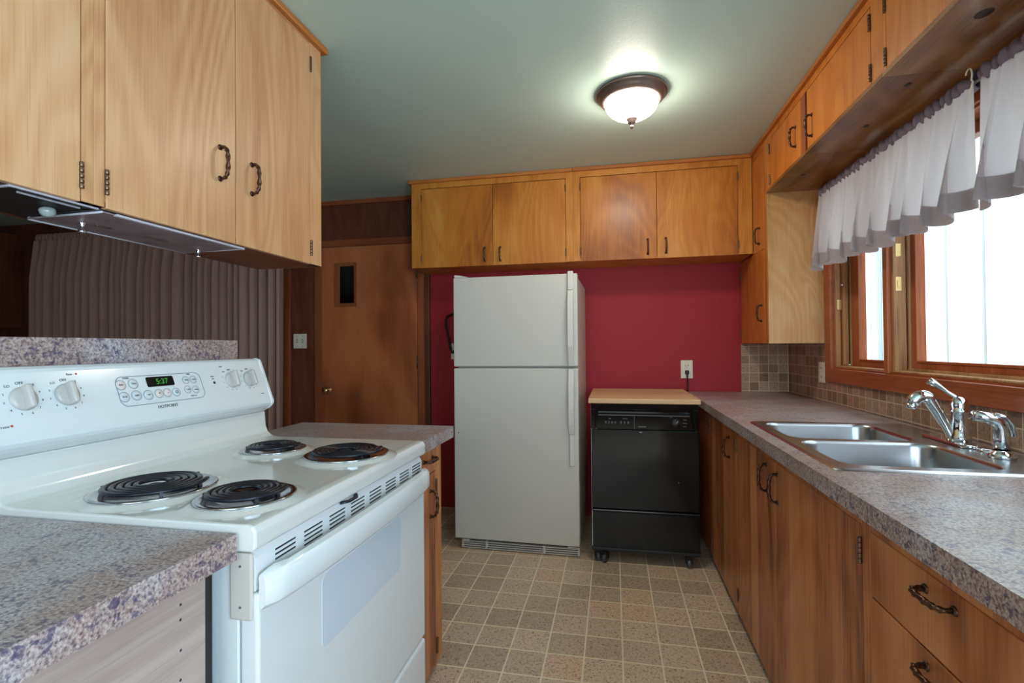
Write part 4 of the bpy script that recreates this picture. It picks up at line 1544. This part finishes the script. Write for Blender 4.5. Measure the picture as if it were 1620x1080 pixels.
b.box(dx0 + 0.235, dx0 + 0.315, dy - 0.002, dy + 0.01, 0.858, 0.864, 0.002)
b.obj('console_frame', 'black', dwr)
b = B()
b.prism([(dx0 + 0.040, 0.836), (dx0 + 0.046, 0.845), (dx1 - 0.050, 0.845), (dx1 - 0.042, 0.838), (dx1 - 0.027, 0.754), (dx0 + 0.034, 0.754)], 1, dy - 0.006, dy + 0.021, 0.002, 2)
cp = b.obj('control_panel', 'black', dwr)
b = B()
b.box(dx0 + 0.046, dx1 - 0.05, dy - 0.009, dy - 0.0055, 0.829, 0.835, 0.001)
b.box(dx0 + 0.2415, dx0 + 0.2445, dy - 0.0075, dy - 0.0055, 0.756, 0.828)
b.obj('panel_trim', 'caster', cp)
for x in (0.0, 0.017, 0.034, 0.051, 0.082, 0.102, 0.122):
    bb = B()
    bb.box(-0.049 + x, -0.038 + x, dy - 0.010, dy - 0.0055, 0.784, 0.798, 0.003)
    bb.obj('push_button', 'caster', cp)
bb = B()
bb.lathe([(0, 0.020), (0.020, 0.019), (0.024, 0.014), (0.026, 0.0)], (0.331, dy - 0.0055, 0.791), axis=(0, -1, 0), seg=28)
dl_ = bb.obj('dial', 'black_matte', cp)
bb = B()
bb.box(-0.0016, 0.0016, 0.004, 0.020, -0.0006, 0.0006, mat=Matrix.Translation((0.331, dy - 0.026, 0.791)) @ Matrix.Rotation(math.radians(90), 4, 'X') @ Matrix.Rotation(math.radians(-35), 4, 'Z'))
bb.obj('dial_pointer', 'grey_mark', dl_)
lt = B()
lt.text('KENMORE', 0.0088, (0.153, dy - 0.0065, 0.7690), (1, 0, 0), (0, 0, 1))
for z, s in ((0.811, 'RINSE'), (0.793, 'NORMAL'), (0.775, 'POTS')):
    lt.text(s, 0.0062, (0.380, dy - 0.0065, z), (1, 0, 0), (0, 0, 1))
lt.text('START', 0.0055, (0.308, dy - 0.0065, 0.823), (1, 0, 0), (0, 0, 1))
lt.text('WASH', 0.0052, (-0.022, dy - 0.0065, 0.812), (1, 0, 0), (0, 0, 1))
lt.text('HEAT DRY', 0.0052, (0.062, dy - 0.0065, 0.812), (1, 0, 0), (0, 0, 1))
lt.obj('panel_lettering', 'grey_mark', cp)
dd = B().box(dx0 + 0.006, dx1 - 0.001, dy - 0.004, dy + 0.0285, 0.306, 0.750, 0.004).obj('door', 'black', dwr)
bb = B()
bb.box(dx0 + 0.006, dx1 - 0.001, dy - 0.013, dy + 0.02, 0.289, 0.304, 0.005, 3)
bb.obj('door_lip', 'black', dwr)
bb = B()
bb.box(0.138, 0.153, dy - 0.0052, dy - 0.0038, 0.736, 0.741)
bb.lathe([(0, 0.0006), (0.0025, 0.0005), (0.003, 0)], (0.345, dy - 0.0042, 0.468), axis=(0, -1, 0), seg=10)
bb.obj('sticker', 'grey_mark', dd)
B().box(dx0 + 0.008, dx1 - 0.001, dy + 0.002, dy + 0.0285, 0.086, 0.287, 0.003).obj('lower_panel', 'black', dwr)
B().box(dx0 + 0.002, dx1 + 0.004, dy + 0.006, dy + 0.62, 0.064, 0.084, 0.004).obj('base_frame', 'black_matte', dwr)


def caster(x, y, ang):
    bb = B()
    ax = (math.cos(ang), math.sin(ang), 0)
    bb.lathe([(0.0, -0.011), (0.018, -0.011), (0.0245, -0.009), (0.0245, 0.009), (0.018, 0.011), (0, 0.011)], (x, y, 0.0255), axis=ax, seg=24)
    c = bb.obj('caster', 'caster', dwr)
    bb = B()
    Mx = Matrix.Translation((x, y, 0.0)) @ Matrix.Rotation(ang, 4, 'Z')
    bb.box(-0.016, -0.0125, -0.018, 0.018, 0.022, 0.060, 0.002, mat=Mx)
    bb.box(0.0125, 0.016, -0.018, 0.018, 0.022, 0.060, 0.002, mat=Mx)
    bb.box(-0.016, 0.016, -0.018, 0.018, 0.054, 0.0638, 0.002, mat=Mx)
    bb.obj('fork', 'black_matte', c)


caster(-0.098, 2.875, 0.3)
caster(-0.055, 2.862, -0.5)
caster(0.395, 2.868, 0.1)
caster(-0.09, 3.42, 0.1)
caster(0.41, 3.42, 0.1)
# outlet and plug behind it
o = thing('wall_outlet', (0.5, WY, 1.05), 'ivory wall outlet with a black plug on the red wall above the dishwasher', 'outlet')
B().box(0.463, 0.542, WY - 0.007, WY - 0.0005, 0.990, 1.116, 0.002).obj('cover_plate', 'ivory', o)
b = B()
for x in (-0.008, 0.008):
    b.box(0.5025 + x - 0.0016, 0.5025 + x + 0.0016, WY - 0.0078, WY - 0.0065, 1.074, 1.084)
b.lathe([(0, 0.0012), (0.003, 0.001), (0.003, 0)], (0.5025, WY - 0.007, 1.066), axis=(0, -1, 0), seg=8)
b.obj('socket_slot', 'ink', o)
b = B()
b.box(0.490, 0.515, WY - 0.034, WY - 0.0085, 1.018, 1.046, 0.005)
b.tube([(0.5025, WY - 0.03, 1.022), (0.503, WY - 0.032, 0.98), (0.503, WY - 0.028, 0.93), (0.4985, WY - 0.040, 0.86), (0.485, WY - 0.045, 0.7), (0.478, WY - 0.05, 0.4), (0.475, WY - 0.05, 0.16)], 0.0048, seg=10)
tag(b.obj('power_cord', 'rubber'), 'black dishwasher cord plugged into the ivory outlet on the red wall', 'cord')
# outlet on the tile, light switch by the door
o = thing('wall_outlet', (WX - 0.008, 3.08, 1.06), 'ivory outlet on the brown tile beside the window, edge on', 'outlet')
B().box(WX - 0.0145, WX - 0.0075, 3.042, 3.118, 1.003, 1.118, 0.002).obj('cover_plate', 'ivory', o)
b = B()
for z in (1.036, 1.085):
    b.box(WX - 0.0152, WX - 0.0140, 3.071, 3.074, z - 0.005, z + 0.005)
    b.box(WX - 0.0152, WX - 0.0140, 3.086, 3.089, z - 0.005, z + 0.005)
b.obj('socket_slot', 'ink', o)
o = thing('light_switch', (-2.512, WY, 1.28), 'ivory double light switch on the dark panelling left of the brown door', 'light switch')
B().box(-2.572, -2.454, WY - 0.007, WY - 0.0005, 1.222, 1.342, 0.002).obj('cover_plate', 'ivory', o)
for x in (-2.540, -2.489):
    B().box(x - 0.005, x + 0.005, WY - 0.016, WY - 0.0068, 1.272, 1.294, 0.002).obj('toggle', 'bisque', o)
b = B()
for x in (-2.540, -2.489):
    b.box(x - 0.006, x + 0.006, WY - 0.0076, WY - 0.0066, 1.268, 1.298)
    for z in (1.243, 1.322):
        b.lathe([(0, 0.001), (0.003, 0.0008), (0.0034, 0)], (x, WY - 0.0069, z), axis=(0, -1, 0), seg=8)
b.obj('toggle_slot', 'dark_mark', o)

# ================================================================== CEILING LIGHT
LX, LY = 0.098, 2.39
cl = thing('ceiling_light', (LX, LY, ZC), 'lit flush ceiling light with a frosted bowl and bronze rim', 'ceiling light')
b = B()
b.lathe([(0.0, -0.001), (0.163, -0.001), (0.166, -0.008), (0.162, -0.016), (0.156, -0.018), (0.152, -0.028), (0.138, -0.042), (0.129, -0.046), (0.124, -0.044), (0.122, -0.036), (0.0, -0.034)], (LX, LY, ZC), seg=64)
b.obj('canopy', 'lamp_bronze', cl)
b = B()
prof = [(0.1215, -0.0375)]
for i in range(13):
    a = PI / 2 * i / 12
    prof.append((0.1235 * math.cos(a) if i < 12 else 0.0, -0.044 - 0.082 * math.sin(a)))
b.lathe(prof, (LX, LY, ZC), seg=64)
b.obj('glass_bowl', 'lamp_glass', cl)
b = B()
b.lathe([(0, -0.121), (0.025, -0.1205), (0.027, -0.126), (0.021, -0.131), (0.019, -0.140), (0.012, -0.148), (0.0055, -0.152), (0.0085, -0.157), (0.009, -0.163), (0.005, -0.169), (0, -0.170)], (LX, LY, ZC), seg=24)
b.obj('finial', 'lamp_bronze', cl)

# ================================================================== DINING NOOK
NYC = 3.56
cr = B()
cr.tube([(-5.12, NYC - 0.03, 2.240), (-2.560, NYC - 0.03, 2.240)], 0.006, seg=10)
cr.tube([(-5.115, NYC - 0.03, 2.240), (-5.115, WY - 0.001, 2.240)], 0.005, seg=8)
cr.tube([(-2.565, NYC - 0.03, 2.240), (-2.565, WY - 0.001, 2.240)], 0.005, seg=8)
tag(cr.obj('curtain_rod', 'bronze'), 'dark curtain rod carrying the brown curtain in the dining nook', 'curtain rod')
r2 = random.Random(11)
fp = [0.0]
while fp[-1] < 1.0:
    fp.append(fp[-1] + r2.uniform(0.022, 0.044))
fa_ = [r2.uniform(0.7, 1.3) for _ in fp]
fd_ = [r2.uniform(-0.5, 0.5) for _ in fp]


def nook(u, w):
    for i in range(len(fp) - 1):
        if fp[i] <= u <= fp[i + 1]:
            break
    t = (u - fp[i]) / (fp[i + 1] - fp[i])
    g = min(1.0, 0.35 + w * 4)
    c = math.cos(2 * PI * t)
    s_ = math.sin(2 * PI * t)
    y = NYC - 0.045 - fa_[i] * 0.056 * g * c
    if w < 0.06:
        y += 0.006 * math.sin(2 * PI * 70 * u) * (1 - w / 0.06)
    x = -5.085 + 2.51 * u + fd_[i] * 0.05 * w * math.sin(PI * t) + 0.017 * g * s_
    return (x, y, 2.212 - 2.15 * w)


nc = thing('window_curtain', (-3.93, NYC, 0.05), 'long mauve-brown pleated curtain in the dim dining nook behind the range', 'curtain')
b = B()
b.grid(nook, 620, 26)
b.obj('panel', 'nook_curtain', nc)


def nook_top(u, v):
    a = 2 * PI * v
    g = 0.5 + 0.5 * math.sin(2 * PI * 64 * u + 2 * math.sin(41 * u))
    return (-5.085 + 2.51 * u, NYC - 0.030 + (0.020 + 0.008 * g) * math.cos(a), 2.238 + (0.030 + 0.008 * g) * math.sin(a))


b = B()
b.grid(nook_top, 420, 12)
b.obj('rod_pocket', 'nook_curtain', nc)
hc = thing('hutch_cabinet', (-5.85, 3.45, 0.0), 'dark wooden wall cabinet at the far left, beside the brown curtain', 'cabinet')
B().box(-6.29, -5.43, 3.29, WY - 0.002, 1.435, 2.30, 0.003).obj('carcass', 'wood_panel', hc)
B().box(-6.285, -5.435, 3.272, 3.2895, 1.44, 2.295, 0.002).obj('door', 'wood_panel', hc)
